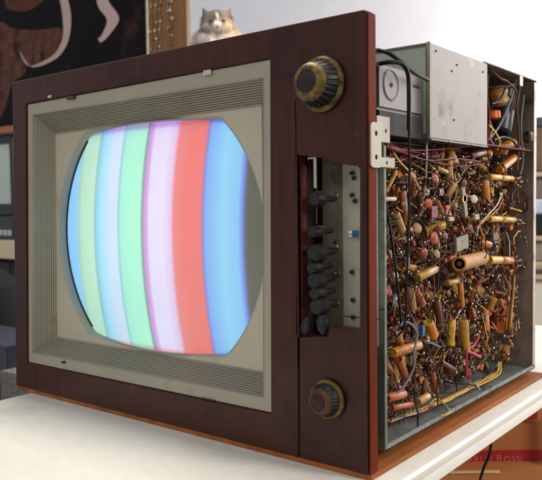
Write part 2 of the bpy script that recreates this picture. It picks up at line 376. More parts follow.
tube['label'] = 'round glowing screen with pale blue, green, lavender, red and blue vertical stripes'
mb = MB(); g = []
for p in aperture(sc=.992):
    if p[0] > GC[0]-.155 or abs(p[1]-GC[1]) > .172: continue
    g.append(Vector((p[0], gy(math.hypot(p[0]-GC[0], p[1]-GC[1]))-.0004, p[1])))
g.sort(key=lambda v: v.z); mb.tube(g, .0019, n=6); mb.obj('gap_shade_line', P('gap_shade', (8, 14, 26), rough=.5, var=.1), tube)  # dark line painting the shaded gap between lip and glass
mb = MB(); mb.lathe((GC[0], .060, GC[1]), (0, 1, 0), [(0, .254), (.03, .254), (.08, .225), (.26, .075), (.30, .040), (.34, .027), (.56, .027), (.565, .01)], 48)
mb.obj('tube_funnel', blackp, tube)
# small clips and marks on the bezel
def clip(px0, py0, px1, py1, m, y=-.0005):
    a, b = fp(px0, py0, y), fp(px1, py1, y); mb = MB()
    mb.box(((a.x+b.x)/2, y+.003, (a.z+b.z)/2), (abs(a.x-b.x), .007, abs(a.z-b.z)), bev=.0008); return mb.obj('clip', m, bezel)
clip(203, 70.5, 211, 74.5, solder)['label'] = 'bright metal clip at the top of the bezel'
clip(199.5, 398.5, 213.5, 401, blackp)['label'] = 'black clip at the bottom of the bezel'
clip(47.5, 95.5, 51.5, 97.5, solder); clip(66, 96.5, 74, 98.5, P('clip_dark', (70, 50, 40))); clip(61, 361.5, 63.5, 363.5, blackp)

# ---- knobs
def knob(c, r, dep, parent, sc=1):
    mb = MB(); n = 144
    fl = lambda i, k: 1.0+(.025 if k % 2 else 0)*(1 if i in (1, 2) else 0)
    mb.lathe(c, (0, -1, 0), [(.0, r*.96), (.0015, r*1.0), (.004, r*1.0), (.0065, r*.93), (.0070, r*.80)], n, flute=fl)
    k0 = mb.obj('knob_skirt', brass, parent)
    mb = MB(); fl = lambda i, k: 1.0-(.06 if (k % 6) in (0, 1) else 0)*(1 if i in (1, 2) else 0)
    mb.lathe((c[0], c[1]-.0060, c[2]), (0, -1, 0), [(0, r*.84), (.002, r*.86), (dep*.55, r*.72), (dep*.62, r*.66)], n, flute=fl)
    mb.obj('knob_grip', blackp, parent)
    mb = MB(); fl = lambda i, k: 1.0-(.02 if (k % 4) == 0 else 0)*(1 if i in (1, 2) else 0)
    mb.lathe((c[0], c[1]-.006-dep*.60, c[2]), (0, -1, 0), [(0, r*.68), (dep*.10, r*.70), (dep*.24, r*.62), (dep*.33, r*.50), (dep*.34, r*.42), (dep*.30, r*.40)], n, flute=fl)
    mb.obj('knob_ring', brass if sc == 1 else P('bronze_ring', (78, 54, 38), rough=.4, metal=.6, var=.3), parent)
    mb = MB(); mb.lathe((c[0], c[1]-.006-dep*.86, c[2]), (0, -1, 0), [(0, r*.40), (.0015, r*.39), (.003, r*.30), (.0035, .0001)], 40)
    mb.obj('knob_cap', knobbrown, parent)
for (px, py, r, d, s_, lab) in ((321.5, 84.5, .0345, .030, 1, 'large brass knob with a serrated skirt'), (328, 399, .0255, .019, 2, 'small dark knob with a thin brass ring')):
    c = fp(px, py, -.002)
    mb = MB(); mb.cyl((c.x, .010, c.z), (c.x, -.004, c.z), r*.5, n=24); k = mb.obj('control_knob', blackp, TV); k['label'] = lab
    knob((c.x, -.0012, c.z), r, d, k, s_)

# ---- control slot
# a narrow red strip lining the left wall of the slot itself
sl = MB(); q = [xz(fp(*t)) for t in ((297.6, 160), (297.6, 333))]
sl.box((q[0][0]+.0012, .0105, (q[0][1]+q[1][1])/2), (.0022, .013, .216), bev=.0004); sl.obj('slot_lining_strip', redp, TV)
sl = MB(); YP = .062
A_, B_ = fp(322, 150, YP), fp(366, 345, YP)
xm = fp(343.5, 250, YP).x
plate([rrect(A_.x, B_.z, xm-.0006, A_.z, .002)], .0015, .0002, FR(YP), sl)
cp = sl.obj('control_plate', slotplate, TV)
sl = MB(); zc = fp(345, 316, YP).z
plate([rrect(xm+.0006, zc+.0008, B_.x+.02, A_.z, .001)], .0015, .0002, FR(YP-.002), sl)
plate([rrect(xm+.0006, B_.z, B_.x+.02, zc-.0008, .001)], .0015, .0002, FR(YP-.002), sl)
sl.obj('cover_strip', slotplate2, cp)
def screw(px, py, y, r=.003, m=None):
    p = fp(px, py, y); mb = MB(); mb.lathe(p, (0, -1, 0), [(0, r), (.0015, r), (.003, r*.6), (.0034, .0002)], 14)
    mb.box((p.x, p.y-.0034, p.z), (r*1.5, .0006, .0007), m=1); return mb.obj('screw', [m or P('screw_dark', (60, 44, 34), rough=.35, metal=.6, var=.3), darkm], cp)
for q in ((352, 173), (354, 178), (352, 195), (355, 201), (352, 272), (353, 317), (335, 242), (353, 300)): screw(*q, YP-.0045, r=.0032 if q[0] > 340 else .002)
screw(351, 234, YP-.0045, .0045, P('white_lug', (220, 225, 235), rough=.3, var=.1))
mb = MB(); p = fp(355, 234, YP-.008); mb.box(p, (.007, .006, .009), bev=.001); mb.obj('blue_terminal', WIRE['blue'], cp)
mb = MB(); A2_, B2_ = fp(285, 140, .085), fp(333, 350, .085); plate([rrect(A2_.x, B2_.z, B2_.x, A2_.z, .002)], .002, .0003, FR(.085), mb); mb.obj('void_shade_sheet', darkm, cp)  # near-black sheet painting the shade of the open interior behind the slot
def ckn(px, py, rx, y0=.004, y1=.05, m=blackp):
    p = fp(px, py, y0); r = pxm(p, rx); mb = MB()
    fl = lambda i, k: 1-(.08 if k % 3 == 0 else 0)
    mb.lathe(p, (0, 1, 0), [(0, r*.75), (.002, r*.92), (.016, r), (.018, r*.5), (y1-y0, r*.4)], 30, flute=fl)
    mb.sphere(p+Vector((0, .0005, 0)), r*.4, n=10, sc=(1, .3, 1)); o = mb.obj('adjustment_knob', m, TV); return o
for q in ((314, 199, 8), (312, 232, 6.5), (313, 253, 9.5), (311, 268, 7), (313, 281, 9), (314, 294, 7.5), (316, 307, 9.5)): ckn(*q)
for (px, py, qx, qy) in ((308, 318, 306, 334), (322, 316, 324, 335)):
    a, b = fp(px, py, .010), fp(qx, qy, .002); mb = MB(); mb.lathe(a, b-a, [(0, .006), (.008, .009), (.018, .008), ((b-a).length, .003)], 14); mb.obj('lever', blackp, TV)
for (px, py) in ((332, 196), (332, 247), (334, 274), (333, 304)):
    p = fp(px, py, .052); mb = MB(); mb.lathe(p, (0, 1, 0), [(0, .0016), (.002, .003), (.006, .0034), (.009, .005)], 6); mb.obj('shaft_nut', P('shaft_steel', (110, 102, 90), rough=.35, metal=.7), cp)
mb = MB(); a, b = fp(314.5, 157, .004), fp(315.5, 188, .004); mb.box(((a.x+b.x)/2, .0045, (a.z+b.z)/2), (.0045, .0015, a.z-b.z), bev=.0003)
a2 = fp(310, 156.5, .004); mb.box((a2.x, .006, a.z-.001), (.010, .0015, .0025), bev=.0003); mb.obj('slide_bracket', bracket_m, TV)
mb = MB(); mb.cyl(fp(316.5, 188, .01), fp(316.5, 224, .01), .0008); a = fp(310, 228, .010); b = fp(324, 226.5, .010); mb.cyl(a, b, .0014); mb.obj('slide_rod', P('dull_copper', (104, 66, 46), rough=.5, metal=.5), TV)

# ---- chassis
XS = -.012; YF, YR = .064, .655; XB = -.135; Z0 = .0175; ZT = .576
mb = MB()
bpl = P('chassis_steel', (128, 122, 110), rough=.5, metal=.45, var=.2, scale=20, c2=lin((84, 70, 58)), c2amt=.2, c2scale=20)
# slots of this mesh: 0 grimy plate, 1 floor steel, 2 greenish flange, 3 outer steel
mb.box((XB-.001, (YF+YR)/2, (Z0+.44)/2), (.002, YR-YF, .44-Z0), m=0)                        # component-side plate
mb.box(((XS+XB)/2, (YF+YR)/2, Z0+.0008), (XS-XB, YR-YF, .0016), m=1)                         # floor
mb.box(((XS+XB)/2, YR+.0008, (Z0+ZT)/2), (XS-XB, .0016, ZT-Z0), m=2)                         # rear wall
mb.box((XS-.0225, YF-.0008, (Z0+.425)/2), (.045, .0016, .425-Z0), m=4)                       # front flange
mb.box((XS-.0008, YF+.0020, (Z0+.42)/2), (.0016, .006, .42-Z0), m=4)                         # its folded lip
mb.box((XS-.0008, (YF+YR)/2, Z0+.004), (.0016, YR-YF-.01, .0085), m=1)                       # bottom lip
mb.box((XS-.0008, YR-.006, (Z0+ZT)/2), (.0016, .012, ZT-Z0-.01), m=2)                        # rear lip
mb.box(((XS+XB)/2, (.404+YR)/2, ZT-.001), (XS-XB, YR-.404-.001, .002), m=3)                            # top rail
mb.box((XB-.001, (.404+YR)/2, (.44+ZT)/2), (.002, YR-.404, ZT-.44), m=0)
mb.box(((XS+XB)/2-.02, (YF+.404)/2-.0, .4325), (.08, .404-YF-.004, .0016), m=3)              # shelf over the wiring
flange_m = P('flange_steel', (112, 118, 104), rough=.45, metal=.4, var=.25, scale=16, c2=lin((56, 58, 52)), c2amt=.25, c2scale=14)
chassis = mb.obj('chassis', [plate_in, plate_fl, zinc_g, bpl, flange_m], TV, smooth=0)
for q in ((381, 309),):   # split in the flange
    p = fp(381, 309, YF); mb = MB(); mb.box((XS-.014, YF-.002, p.z), (.03, .0012, .0012)); mb.obj('flange_seam', darkm, chassis)
# the set's far side: a second, plain chassis carrying the tube hardware
mb = MB(); mb.box((-.60, .36, .03), (.26, .56, .02)); mb.box((-.745, .36, .22), (.004, .58, .40)); mb.box((-.39, .62, .25), (.5, .004, .46)); mb.obj('rear_chassis', bpl, TV, smooth=0)
for k in range(6):
    mb = MB(); c = Vector((-.52-.045*(k % 3), .22+.12*(k//3), .04)); mb.lathe(c, (0, 0, 1), [(0, .013), (.05, .013), (.062, .008), (.066, .002)], 18); mb.obj('vacuum_tube', blackp, TV)

# shield box
Ya, Yb = .193, .404; Za, Zb = .437, .5725; XO = -.0105
mb = MB(); mb.box((XO-.095, (Ya+Yb)/2, (Za+Zb)/2), (.19, Yb-Ya, Zb-Za), bev=.0012)
box = mb.obj('shield_box', [zinc_w], TV)
mb = MB()
plate([[(Ya+.001, Za+.001), (Yb-.001, Za+.001), (Yb-.001, Zb-.0015), (Ya+.001, Zb-.0015)]], .0012, .0003, SD(XO+.0012), mb); mb.obj('shield_cover', [zinc_w], box)
mb = MB(); mb.box((XO-.001, Ya-.0012, (Za+Zb)/2), (.005, .0022, Zb-Za+.002), bev=.0004); mb.box((XO-.09, Ya-.0010, Zb-.001), (.18, .0016, .0022), bev=.0004)
mc = MB(); mc.box((XO-.09, Ya-.0012, (Za+Zb)/2), (.17, .0012, Zb-Za-.012), bev=.0003); mc.obj('lit_front_face', P('lit_green_zinc', (160, 168, 152), rough=.45, metal=.2, var=.15, scale=14, c2=lin((140, 144, 126)), c2amt=.15, c2scale=20), box)  # paler greenish plate: the light falling on the box front, put into colour
mb.obj('corner_seam', P('brassy_seam', (150, 142, 118), rough=.4, metal=.5, var=.2), box)
mb = MB(); mb.box((XO-.0005, (Ya+Yb)/2, Za-.0012), (.006, Yb-Ya, .0022), bev=.0004)
for t in (.3, .7): mb.box((XO+.0022, Ya+(Yb-Ya)*t, Za-.001), (.002, .008, .003), bev=.0006)
mb.obj('lower_lip', zinc, box)
mb = MB()
for (px, py) in ((457, 65), (452, 71), (436, 51), (483, 72), (454, 120)): p = sp(px, py, XO+.0014); mb.lathe(p, (1, 0, 0), [(0, .0018), (.0008, .0015)], 10)
mb.obj('rivet', darkm, box)
# round-embossed can in front of it
p0, p1 = sp(383.5, 64, -.02), sp(429, 73, -.02); q0, q1 = sp(384, 109, -.02), sp(429, 119, -.02)
zc0, zc1 = q1.z+.001, p0.z
mb = MB(); mb.box((-.02-.05, (.062+.190)/2, (zc0+zc1)/2), (.10, .190-.062, zc1-zc0), bev=.004)
can = mb.obj('embossed_can', [zinc], TV)
c = sp(391, 85, -.02); mb = MB()
mb.lathe((-.0198, c.y, c.z), (1, 0, 0), [(0, .0215), (.0012, .0205), (.0014, .0190), (.0004, .0180), (.0003, .004), (.0010, .003), (.0011, .0003)], 40)
mb.obj('embossed_disc', [zinc], can)
mb = MB(); mb.lathe((-.0185, c.y, c.z), (1, 0, 0), [(0, .0022), (.0006, .0020)], 10); p = sp(417, 87, -.0195); mb.box(p, (.001, .020, .0035), bev=.0003)
mb.obj('punch_mark', darkm, can)
mb = MB(); a = sp(376, 133, -.03); b = sp(429, 139, -.03); mb.box((-.033, (a.y+b.y)/2, b.z+.020), (.008, .16, .003), bev=.0006); mb.obj('shelf_rail', zinc, TV)
mb = MB(); mb.box((-.055, .128, (zc0+.435)/2), (.07, .125, max(.004, zc0-.437))); mb.obj('can_foot', darkm, can)
# hinge plate and its bracket
a, b = sp(366.5, 122, .004), sp(366.5, 168, .004)
mb = MB(); hx = .0060
hp0, hp1 = sp(381.5, 123, hx), sp(380, 168, hx)
ya = .0005; pl = rrect(ya, hp1.z, hp0.y, hp0.z, .006)
h1 = sp(374, 133, hx); h2 = sp(374.5, 157, hx)
plate([pl, circle((.013, h1.z), .0032, 14), circle((.013, h2.z), .0032, 14)], .0022, .0005, SD(hx), mb); hp = mb.obj('hinge_plate', bracket_m, TV)
mb = MB(); a, b = sp(381, 119, -.008), sp(390, 143, -.008)
plate([[(a.y-.01, b.z), (b.y, b.z), (b.y, a.z+.004), (a.y-.01, a.z+.004)], circle(yz(sp(386, 131, -.008)), .0025, 12)], .002, .0005, SD(-.008), mb); mb.obj('hinge_bracket', bracket_m, TV)
mb = MB(); a, b = sp(381, 157, -.008), sp(395, 168, -.008)
plate([[(a.y-.01, b.z), (b.y, b.z), (b.y, a.z), (a.y-.01, a.z)], circle(yz(sp(387, 163, -.008)), .0022, 12)], .002, .0005, SD(-.008), mb); mb.obj('hinge_bracket', bracket_m, TV)
# silver tab on the top rail, rear-corner corrosion patch
mb = MB(); p = sp(521, 81, XS+.001); mb.box((XS+.001, p.y, p.z), (.002, .016, .018), bev=.0004); mb.obj('tab', bracket_m, chassis)
mb = MB(); p = fp(528, 137, YR-.001); mb.lathe((p.x, YR-.0003, p.z), (0, -1, 0), [(0, .012), (.001, .009), (.0012, .001)], 9); mb.obj('solder_patch', solder, chassis)

# ---- cables leaving the top of the chassis
def cable(pts, r, m, parent, name='cable', n=8, k=8):
    mb = MB(); mb.tube(catmull(pts, k), r, n=n); return mb.obj(name, m, parent)
cable([fp(368, 52, .03), sp(376, 50, -.03), sp(388, 53, -.015), sp(400, 61, -.004), sp(412, 71, -.002), sp(428, 80, -.006)], .0028, WIRE['black'], TV)
cable([fp(370, 66, .035), sp(378, 64, -.02), sp(390, 62, -.004), sp(402, 64, .002), sp(408, 74, .004), sp(409, 95, .004), sp(409, 130, .003)], .0030, WIRE['black'], TV)
cable([sp(409, 130, .003), sp(409.5, 180, .0), sp(408, 240, -.002), sp(406.5, 290, -.004), sp(405, 322, -.006), sp(398, 336, -.014), sp(388, 342, -.016), sp(381, 342, -.02)], .0016, WIRE['black'], TV)

# ================================================================ chassis components (sub-parts of the chassis)
COUNT = {}
def put(mb, name, mats):
    COUNT[name] = COUNT.get(name, 0)+1
    return mb.obj(name, mats, chassis, smooth=40)
def jit(v, s): return Vector((v.x+rnd.uniform(-s, s), v.y+rnd.uniform(-s, s), v.z+rnd.uniform(-s, s)))
def leads(mb, p, d, L, m):
    q = p+d*L*.4; e = q+Vector((-rnd.uniform(.3, 1), rnd.uniform(-.8, .8), rnd.uniform(-.8, .8))).normalized()*L
    mb.tube(catmull([p, q, e], 4), .0007, m=m, n=5)
    if rnd.random() < .6: mb.sphere(e, rnd.uniform(.0016, .0028), m=m+1, n=8, sc=(1, .8, 1.1))
def papercap(p0, p1, r, body, end=None, bands=None, name='capacitor'):
    d = (p1-p0).normalized(); L = (p1-p0).length; mb = MB(); b = min(.0012, r*.25)
    mb.lathe(p0, d, [(.0015, r*.3), (.0008, r*.8), (0, r*.86), (b, r), (L*.5, r*1.01), (L-b, r), (L, r*.86), (L-.0008, r*.8), (L-.0015, r*.3)], 16, ms=[1, 1, 1, 0, 0, 1, 1, 1])
    if bands:
        for t in bands: mb.lathe(p0+d*(L*t), d, [(0, r*1.0), (.0002, r*1.03), (.0028, r*1.03), (.003, r*1.0)], 16, m=4)
    leads(mb, p0, -d, rnd.uniform(.008, .02), 2); leads(mb, p1, d, rnd.uniform(.008, .02), 2)
    return put(mb, name, [body, end or body, lead, solder, bands and BAND[rnd.randrange(7)] or body])
def resistor(p0, p1, r, body=None):
    d = (p1-p0).normalized(); L = (p1-p0).length; mb = MB(); cs = [rnd.choice(BAND) for _ in range(3)]+[BAND[5]]
    mb.lathe(p0, d, [(0, r*.5), (0, r*.9), (.0005, r), (L-.0005, r), (L, r*.9), (L, r*.5)], 10)
    for k, t in enumerate((.12, .3, .48, .8)):
        mb.lathe(p0+d*(L*t), d, [(0, r*.98), (.0001, r*1.05), (L*.1, r*1.05), (L*.1+.0001, r*.98)], 10, m=3+k)
    leads(mb, p0, -d, rnd.uniform(.006, .018), 1); leads(mb, p1, d, rnd.uniform(.006, .018), 1)
    return put(mb, 'resistor', [body or rnd.choice(RES), lead, solder]+cs)
def disc(c, nrm, r, body):
    mb = MB(); nrm = nrm.normalized(); t = r*.30
    mb.lathe(c-nrm*t, nrm, [(0, r*.55), (t*.4, r*.85), (t*.8, r), (t*1.2, r), (t*1.6, r*.85), (t*2, r*.55)], 20)
    s_ = nrm.cross(Vector((0, 0, 1))); s_ = s_.normalized() if s_.length > .1 else Vector((0, 1, 0))
    for q in (-1, 1): leads(mb, c+s_*q*r*.5-Vector((0, 0, r*.85)), Vector((0, 0, -1)), rnd.uniform(.008, .016), 1)
    return put(mb, 'disc_capacitor', [body, lead, solder])
def mica(c, size, rot, body):
    mb = MB(); mb.box(c, size, rot=rot, bev=min(size)*.18)
    T = rot.to_matrix()
    for k in (-1, 0, 1):
        o_ = T @ Vector((size[0]*.5, size[1]*.28*k, size[2]*.12)); mb.lathe(c+o_-(T @ Vector((.0003, 0, 0))), T @ Vector((1, 0, 0)), [(0, size[2]*.13), (.0006, size[2]*.12)], 8, m=3+(k+1))
    for q in (-1, 1): leads(mb, c+T @ Vector((0, size[1]*.5*q, 0)), T @ Vector((0, q, 0)), .012, 1)
    return put(mb, 'mica_capacitor', [body, lead, solder]+[rnd.choice(BAND) for _ in range(3)])
from mathutils import Euler
def rot_(a=.5): return Euler((rnd.uniform(-a, a)*3, rnd.uniform(-a, a), rnd.uniform(-a, a)))
def socket(c, r):
    mb = MB(); mb.lathe(c, (1, 0, 0), [(0, r), (.003, r), (.0032, r*.35), (.006, r*.3), (.006, .0005)], 24)
    n = 9
    for k in range(n):
        a = 2*math.pi*k/n; d = Vector((0, math.cos(a), math.sin(a))); mb.box(c+d*r*.72+Vector((.0065, 0, 0)), (.010, .0022, .0012), rot=Euler((a, 0, 0)), m=1)
        mb.sphere(c+d*r*.85+Vector((.010, 0, 0)), .0024, m=2, n=8)
    return put(mb, 'tube_socket', [rnd.choice([P('wafer_brown', (96, 62, 44), rough=.5), blackp, P('wafer_tan', (150, 112, 76), rough=.5)]), lead, solder])
def strip(p0, p1, n):
    mb = MB(); d = (p1-p0); L = d.length; mid = (p0+p1)/2; dn = d.normalized()
    q = Vector((0, 1, 0)).rotation_difference(dn); mb.box(mid, (.002, L, .008), rot=q, bev=.0003)
    for k in range(n):
        c = p0+d*((k+.5)/n); mb.box(c+Vector((.003, 0, .004)), (.004, .0028, .008), m=1, bev=.0003)
        if rnd.random() < .8: mb.sphere(c+Vector((.005, rnd.uniform(-.001, .001), .006)), rnd.uniform(.002, .0034), m=2, n=8, sc=(1, .8, 1.2))
    return put(mb, 'terminal_strip', [P('phenolic', (98, 58, 36), rough=.5, var=.3), lead, solder])
def wire(pts, r, m, name='wire', k=5):
    mb = MB(); mb.tube(catmull(pts, k), r, n=6); return put(mb, name, [m])

# --- the ones the photograph shows clearly (photo pixels, depth x)
def C(x0, y0, x1, y1, dpx, body, x=-.03, x2=None, end=None, bands=None, name='capacitor'):
    a = sp(x0, y0, x); b = sp(x1, y1, x if x2 is None else x2)
    papercap(a, b, pxm(a, dpx)/2, body, end, bands, name)
C(449, 157, 449, 183, 7.5, WAX[3], end=WAX[4], bands=[.3]); C(402, 191, 405, 221, 8, WAX[4]); C(395, 213, 402, 231, 9, WAX[3], end=WAX[2], bands=[.15])
C(386, 192, 396, 171, 4.5, WAX[2]); C(383, 199, 395, 199, 4.5, CER[4]); C(484.5, 180, 486.5, 203, 8, WAX[0], x=-.035); C(497, 151, 513, 143, 10, WAX[0], x=-.04); C(499, 170, 514, 158, 8.5, WAX[0], x=-.03)
C(489, 177, 500, 177.5, 6.5, WAX[1]); C(501, 178, 512, 178.5, 6, WAX[1]); C(489, 219, 501, 219, 6.5, WAX[1]); C(502, 219.5, 514, 220, 6.5, WAX[1]); C(489, 260, 500, 260, 8.5, WAX[1]); C(501, 260, 511, 260.5, 8, WAX[0])
C(417, 278, 435, 269, 9, WAX[2], x=-.025); C(460, 282, 462, 307, 5.5, WAX[0]); C(452, 319, 450.5, 346, 7.5, WAX[1], end=WAX[0]); C(463, 320, 465.5, 352, 9.5, WAX[2], end=WAX[3], x=-.025)
C(393, 353, 419, 345, 10, WAX[0], end=WAX[1], bands=[.2, .75], x=-.022); C(399, 360, 405, 377, 8.5, WAX[4], x=-.02); C(428, 322, 433, 337, 11, WAX[0], end=WAX[1]); C(447, 283, 458, 281, 6, WAX[2])
C(498, 298, 498, 332, 17, copper, x=-.06, end=WAX[4], bands=[.48]); C(387, 398, 404, 394, 9, CER[1], x=-.02); C(418, 402, 428, 396, 8, WAX[3], x=-.02, bands=[.5]); C(425, 380, 423, 402, 6, WAX[5]); C(432, 372, 436, 392, 6, WAX[4])
C(505, 345, 505, 360, 9, WAX[2], x=-.05); C(392, 408, 412, 404, 6, CER[1], x=-.025); C(384, 375, 386, 392, 6, WAX[5], x=-.03); C(466, 372, 478, 366, 6, WAX[4], x=-.05); C(441, 362, 455, 370, 5, WAX[5])
C(471, 288, 480, 292, 12, WAX[2], x=-.07); C(483, 330, 484, 352, 7, WAX[4], x=-.07); C(410, 288, 413, 310, 8, CER[0], x=-.035); C(436, 300, 440, 322, 7, WAX[5], x=-.03); C(470, 136+20, 484, 152, 7, WAX[5]); C(418, 186, 421, 208, 7, WAX[5], x=-.04)
# cardboard coil former, its open end to the front
a, b = sp(459, 264, -.015), sp(478, 259, -.03); r = pxm(a, 7.6); mb = MB(); d = (b-a).normalized(); L = (b-a).length*1.25
mb.lathe(a, d, [(L*.8, r*.001), (L*.8, r*.68), (.001, r*.70), (0, r*.82), (.001, r), (L*.5, r*1.02), (L-.001, r), (L, r*.85), (L, r*.7)], 28, ms=[1, 1, 0, 0, 0, 0, 0, 0])
mb.lathe(a+d*.002, d, [(0, r*.36), (.012, r*.34)], 14, m=2); put(mb, 'coil_former', [card, darkm, CER[3]])
# flat pieces
def B(px, py, w, h, body, x=-.03, tilt=0., t=.006):
    c = sp(px, py, x); mica(c, (t, pxm(c, w)/.75, pxm(c, h)), Euler((tilt, 0, 0)), body)
B(433, 212, 11, 12, MICA[0]); B(447, 210, 9, 10, CER[1]); B(450, 219, 8, 4, CER[4], x=-.02); B(476, 217, 8, 5, CER[4]); B(461, 243, 22, 14, MICA[2], tilt=.12, x=-.028); B(463.5, 202, 6, 30, MICA[2], tilt=.28, x=-.02)
B(495, 234, 13, 19, MICA[2], x=-.05); B(422, 331, 5, 11, WIRE['blue'], x=-.02); B(475, 300, 22, 26, MICA[2], x=-.10, t=.003); B(414, 330, 8, 14, MICA[3]); B(481, 275, 12, 14, MICA[2], x=-.08, t=.003)
B(393, 300, 9, 12, MICA[3], x=-.04); B(440, 192, 8, 7, MICA[1]); B(425, 210-18, 10, 7, MICA[1]); B(406, 262, 8, 10, MICA[1]); B(478, 322, 10, 40, MICA[2], x=-.11, t=.003)
def D(px, py, r, body, x=-.025, n=(1, -.3, .15)):
    c = sp(px, py, x); disc(c, Vector(n)+Vector((0, rnd.uniform(-.3, .3), rnd.uniform(-.3, .3))), pxm(c, r), body)
D(417, 228, 5.5, CER[0]); D(435, 178, 5.5, CER[1]); D(455, 204, 4.5, CER[0]); D(424, 253, 5, CER[2]); D(437, 254, 4.5, CER[0]); D(434, 238, 6, CER[1]); D(388, 292, 5.5, CER[2]); D(428, 203, 4.5, CER[1]); D(412, 176, 4.5, CER[0])
D(474, 199, 4.3, CER[4]); D(520, 344, 10, CER[3], x=-.06); D(511, 346, 7, CER[0], x=-.07); D(445, 236, 4, CER[3]); D(404, 205, 4, CER[3]); D(396, 275, 4, CER[4], x=-.04); D(470, 228, 4, CER[3]); D(526, 206, 6, CER[3], x=-.03); D(519, 238, 5, CER[2], x=-.05)
# chokes of dark brown wire by the rear wall
for (px, y0, y1) in ((503, 226, 256), (508, 226, 254), (486, 186, 214), (499, 186, 216), (505, 187, 214)):
    C(px, y0, px+.5, y1, 5, WAX[5], x=-.07)
# sockets on the component plate
for (px, py, r) in ((410, 152, 11), (470, 165, 9), (448, 196, 9), (400, 250, 11), (440, 262, 9), (474, 186, 8), (412, 310, 11), (446, 310, 9), (500, 286, 8), (488, 250, 7), (510, 200, 7), (424, 360, 10), (395, 325, 10), (486, 345, 8), (430, 225, 9), (462, 180, 7)):
    c = sp(px, py, XB+.003); socket(c, pxm(c, r))
# three terminal strips carrying the yellow capacitors, and others
for (x0, y0, x1, y1, n) in ((486, 184, 526, 183, 8), (486, 226, 526, 224, 8), (486, 266, 526, 264, 8), (388, 236, 412, 238, 5), (430, 220, 452, 222, 5), (440, 250, 466, 252, 5), (392, 180, 420, 182, 6), (430, 165, 470, 166, 8), (400, 340, 430, 338, 6), (436, 330, 462, 326, 5), (470, 310, 490, 308, 4), (392, 386, 420, 382, 5), (500, 320, 526, 316, 4)):
    strip(sp(x0, y0, -.05), sp(x1, y1, -.05), n)
for py in (181, 223, 264):   # bright tinned pins at the rear
    for k in range(4):
        mb = MB(); a = sp(513+k*2, py-3+2*k, -.03); mb.tube(catmull([a, sp(519+k, py-2+rnd.uniform(-3, 3), -.025), sp(526, py+rnd.uniform(-5, 4), -.03)], 4), .0011, n=6); mb.sphere(sp(518+k*2, py+rnd.uniform(-3, 3), -.024), .0019, m=1); put(mb, 'pin', [lead, solder])

# --- the dense rest, scattered over the underside
def c_side(x): return x > -.06
def spot(lo=-.115, hi=-.018):
    while True:
        y = rnd.uniform(YF+.012, YR-.02); z = rnd.uniform(Z0+.012, .43); x = rnd.uniform(lo, hi)
        if z > .425: continue
        # keep some bare floor and bare plate: rear lower corner and near the floor
        if z < .045 and c_side(x): continue
        if y > .60 and z < .12 and rnd.random() < .5: continue
        return Vector((x, y, z))
def rdir(ax=.35):
    v = Vector((rnd.uniform(-ax, ax), rnd.uniform(-1, 1), rnd.uniform(-1, 1)))
    if rnd.random() < .5: v.y *= .25
    elif rnd.random() < .6: v.z *= .25
    return v.normalized()
for k in range(24):
    c = spot(-.06, -.03); d = rdir(); L = rnd.uniform(.026, .042); r = rnd.uniform(.0052, .0078)
    papercap(c-d*L/2, c+d*L/2, r, WAX[rnd.choice([0, 0, 1, 2, 3, 4, 0, 4])], rnd.choice([None, WAX[3], WAX[2]]), [.2, .8] if rnd.random() < .3 else None)
while COUNT.get('capacitor', 0) < 99:
    c = spot(-.11, -.03); d = rdir(); L = rnd.uniform(.014, .034); r = rnd.uniform(.003, .0062); w = rnd.choice([0, 0, 1, 2, 2, 3, 3, 4, 4, 5])
    papercap(c-d*L/2, c+d*L/2, r, WAX[w], rnd.choice([WAX[w], WAX[3], WAX[2], WAX[5]]), [.2] if rnd.random() < .35 else None)
while COUNT.get('resistor', 0) < 100:
    c = spot(-.10, -.016); d = rdir(); L = rnd.uniform(.009, .017); resistor(c-d*L/2, c+d*L/2, rnd.uniform(.0016, .0034))
while COUNT.get('disc_capacitor', 0) < 85:
    c = spot(-.10, -.018); disc(c, Vector((1, rnd.uniform(-1, .6), rnd.uniform(-.6, .6))), rnd.uniform(.003, .0058), rnd.choice([CER[0], CER[1], CER[2], CER[3], CER[3], CER[3], WAX[2]]))
while COUNT.get('mica_capacitor', 0) < 75:
    c = spot(-.11, -.03); mica(c, (.0045, rnd.uniform(.008, .017), rnd.uniform(.006, .011)), rot_(), rnd.choice([MICA[0], MICA[0], MICA[1], MICA[1], MICA[3], MICA[2]]))
def rwire(c, m, r, L, name='wire'):
    d = rdir(.2); n = rnd.randint(3, 5); pts = [c]
    for k in range(n):
        d = (d+Vector((rnd.uniform(-.3, .3), rnd.uniform(-.9, .9), rnd.uniform(-.9, .9)))*.6).normalized()
        q = pts[-1]+d*L/n; q.x = min(-.014, max(-.125, q.x)); q.y = min(YR-.01, max(YF+.012, q.y)); q.z = min(.432, max(Z0+.006, q.z)); pts.append(q)
    return catmull(pts, 4)
WK = ['red', 'red', 'black', 'brown', 'orange', 'black', 'maroon', 'maroon', 'brown', 'brown', 'green', 'white', 'yellow', 'orange', 'yellow']
# red wires massed under the shield box
for k in range(16):
    a = sp(382+rnd.uniform(0, 12), 148+rnd.uniform(-8, 22), rnd.uniform(-.06, -.02)); b = sp(470+rnd.uniform(-40, 20), 146+rnd.uniform(-4, 18), rnd.uniform(-.06, -.018))
    m1 = a.lerp(b, .35)+Vector((0, 0, rnd.uniform(-.02, .01))); m2 = a.lerp(b, .7)+Vector((0, 0, rnd.uniform(-.015, .012)))
    wire([a, m1, m2, b], .0012, WIRE[rnd.choice(['red', 'red', 'maroon', 'black', 'brown'])])
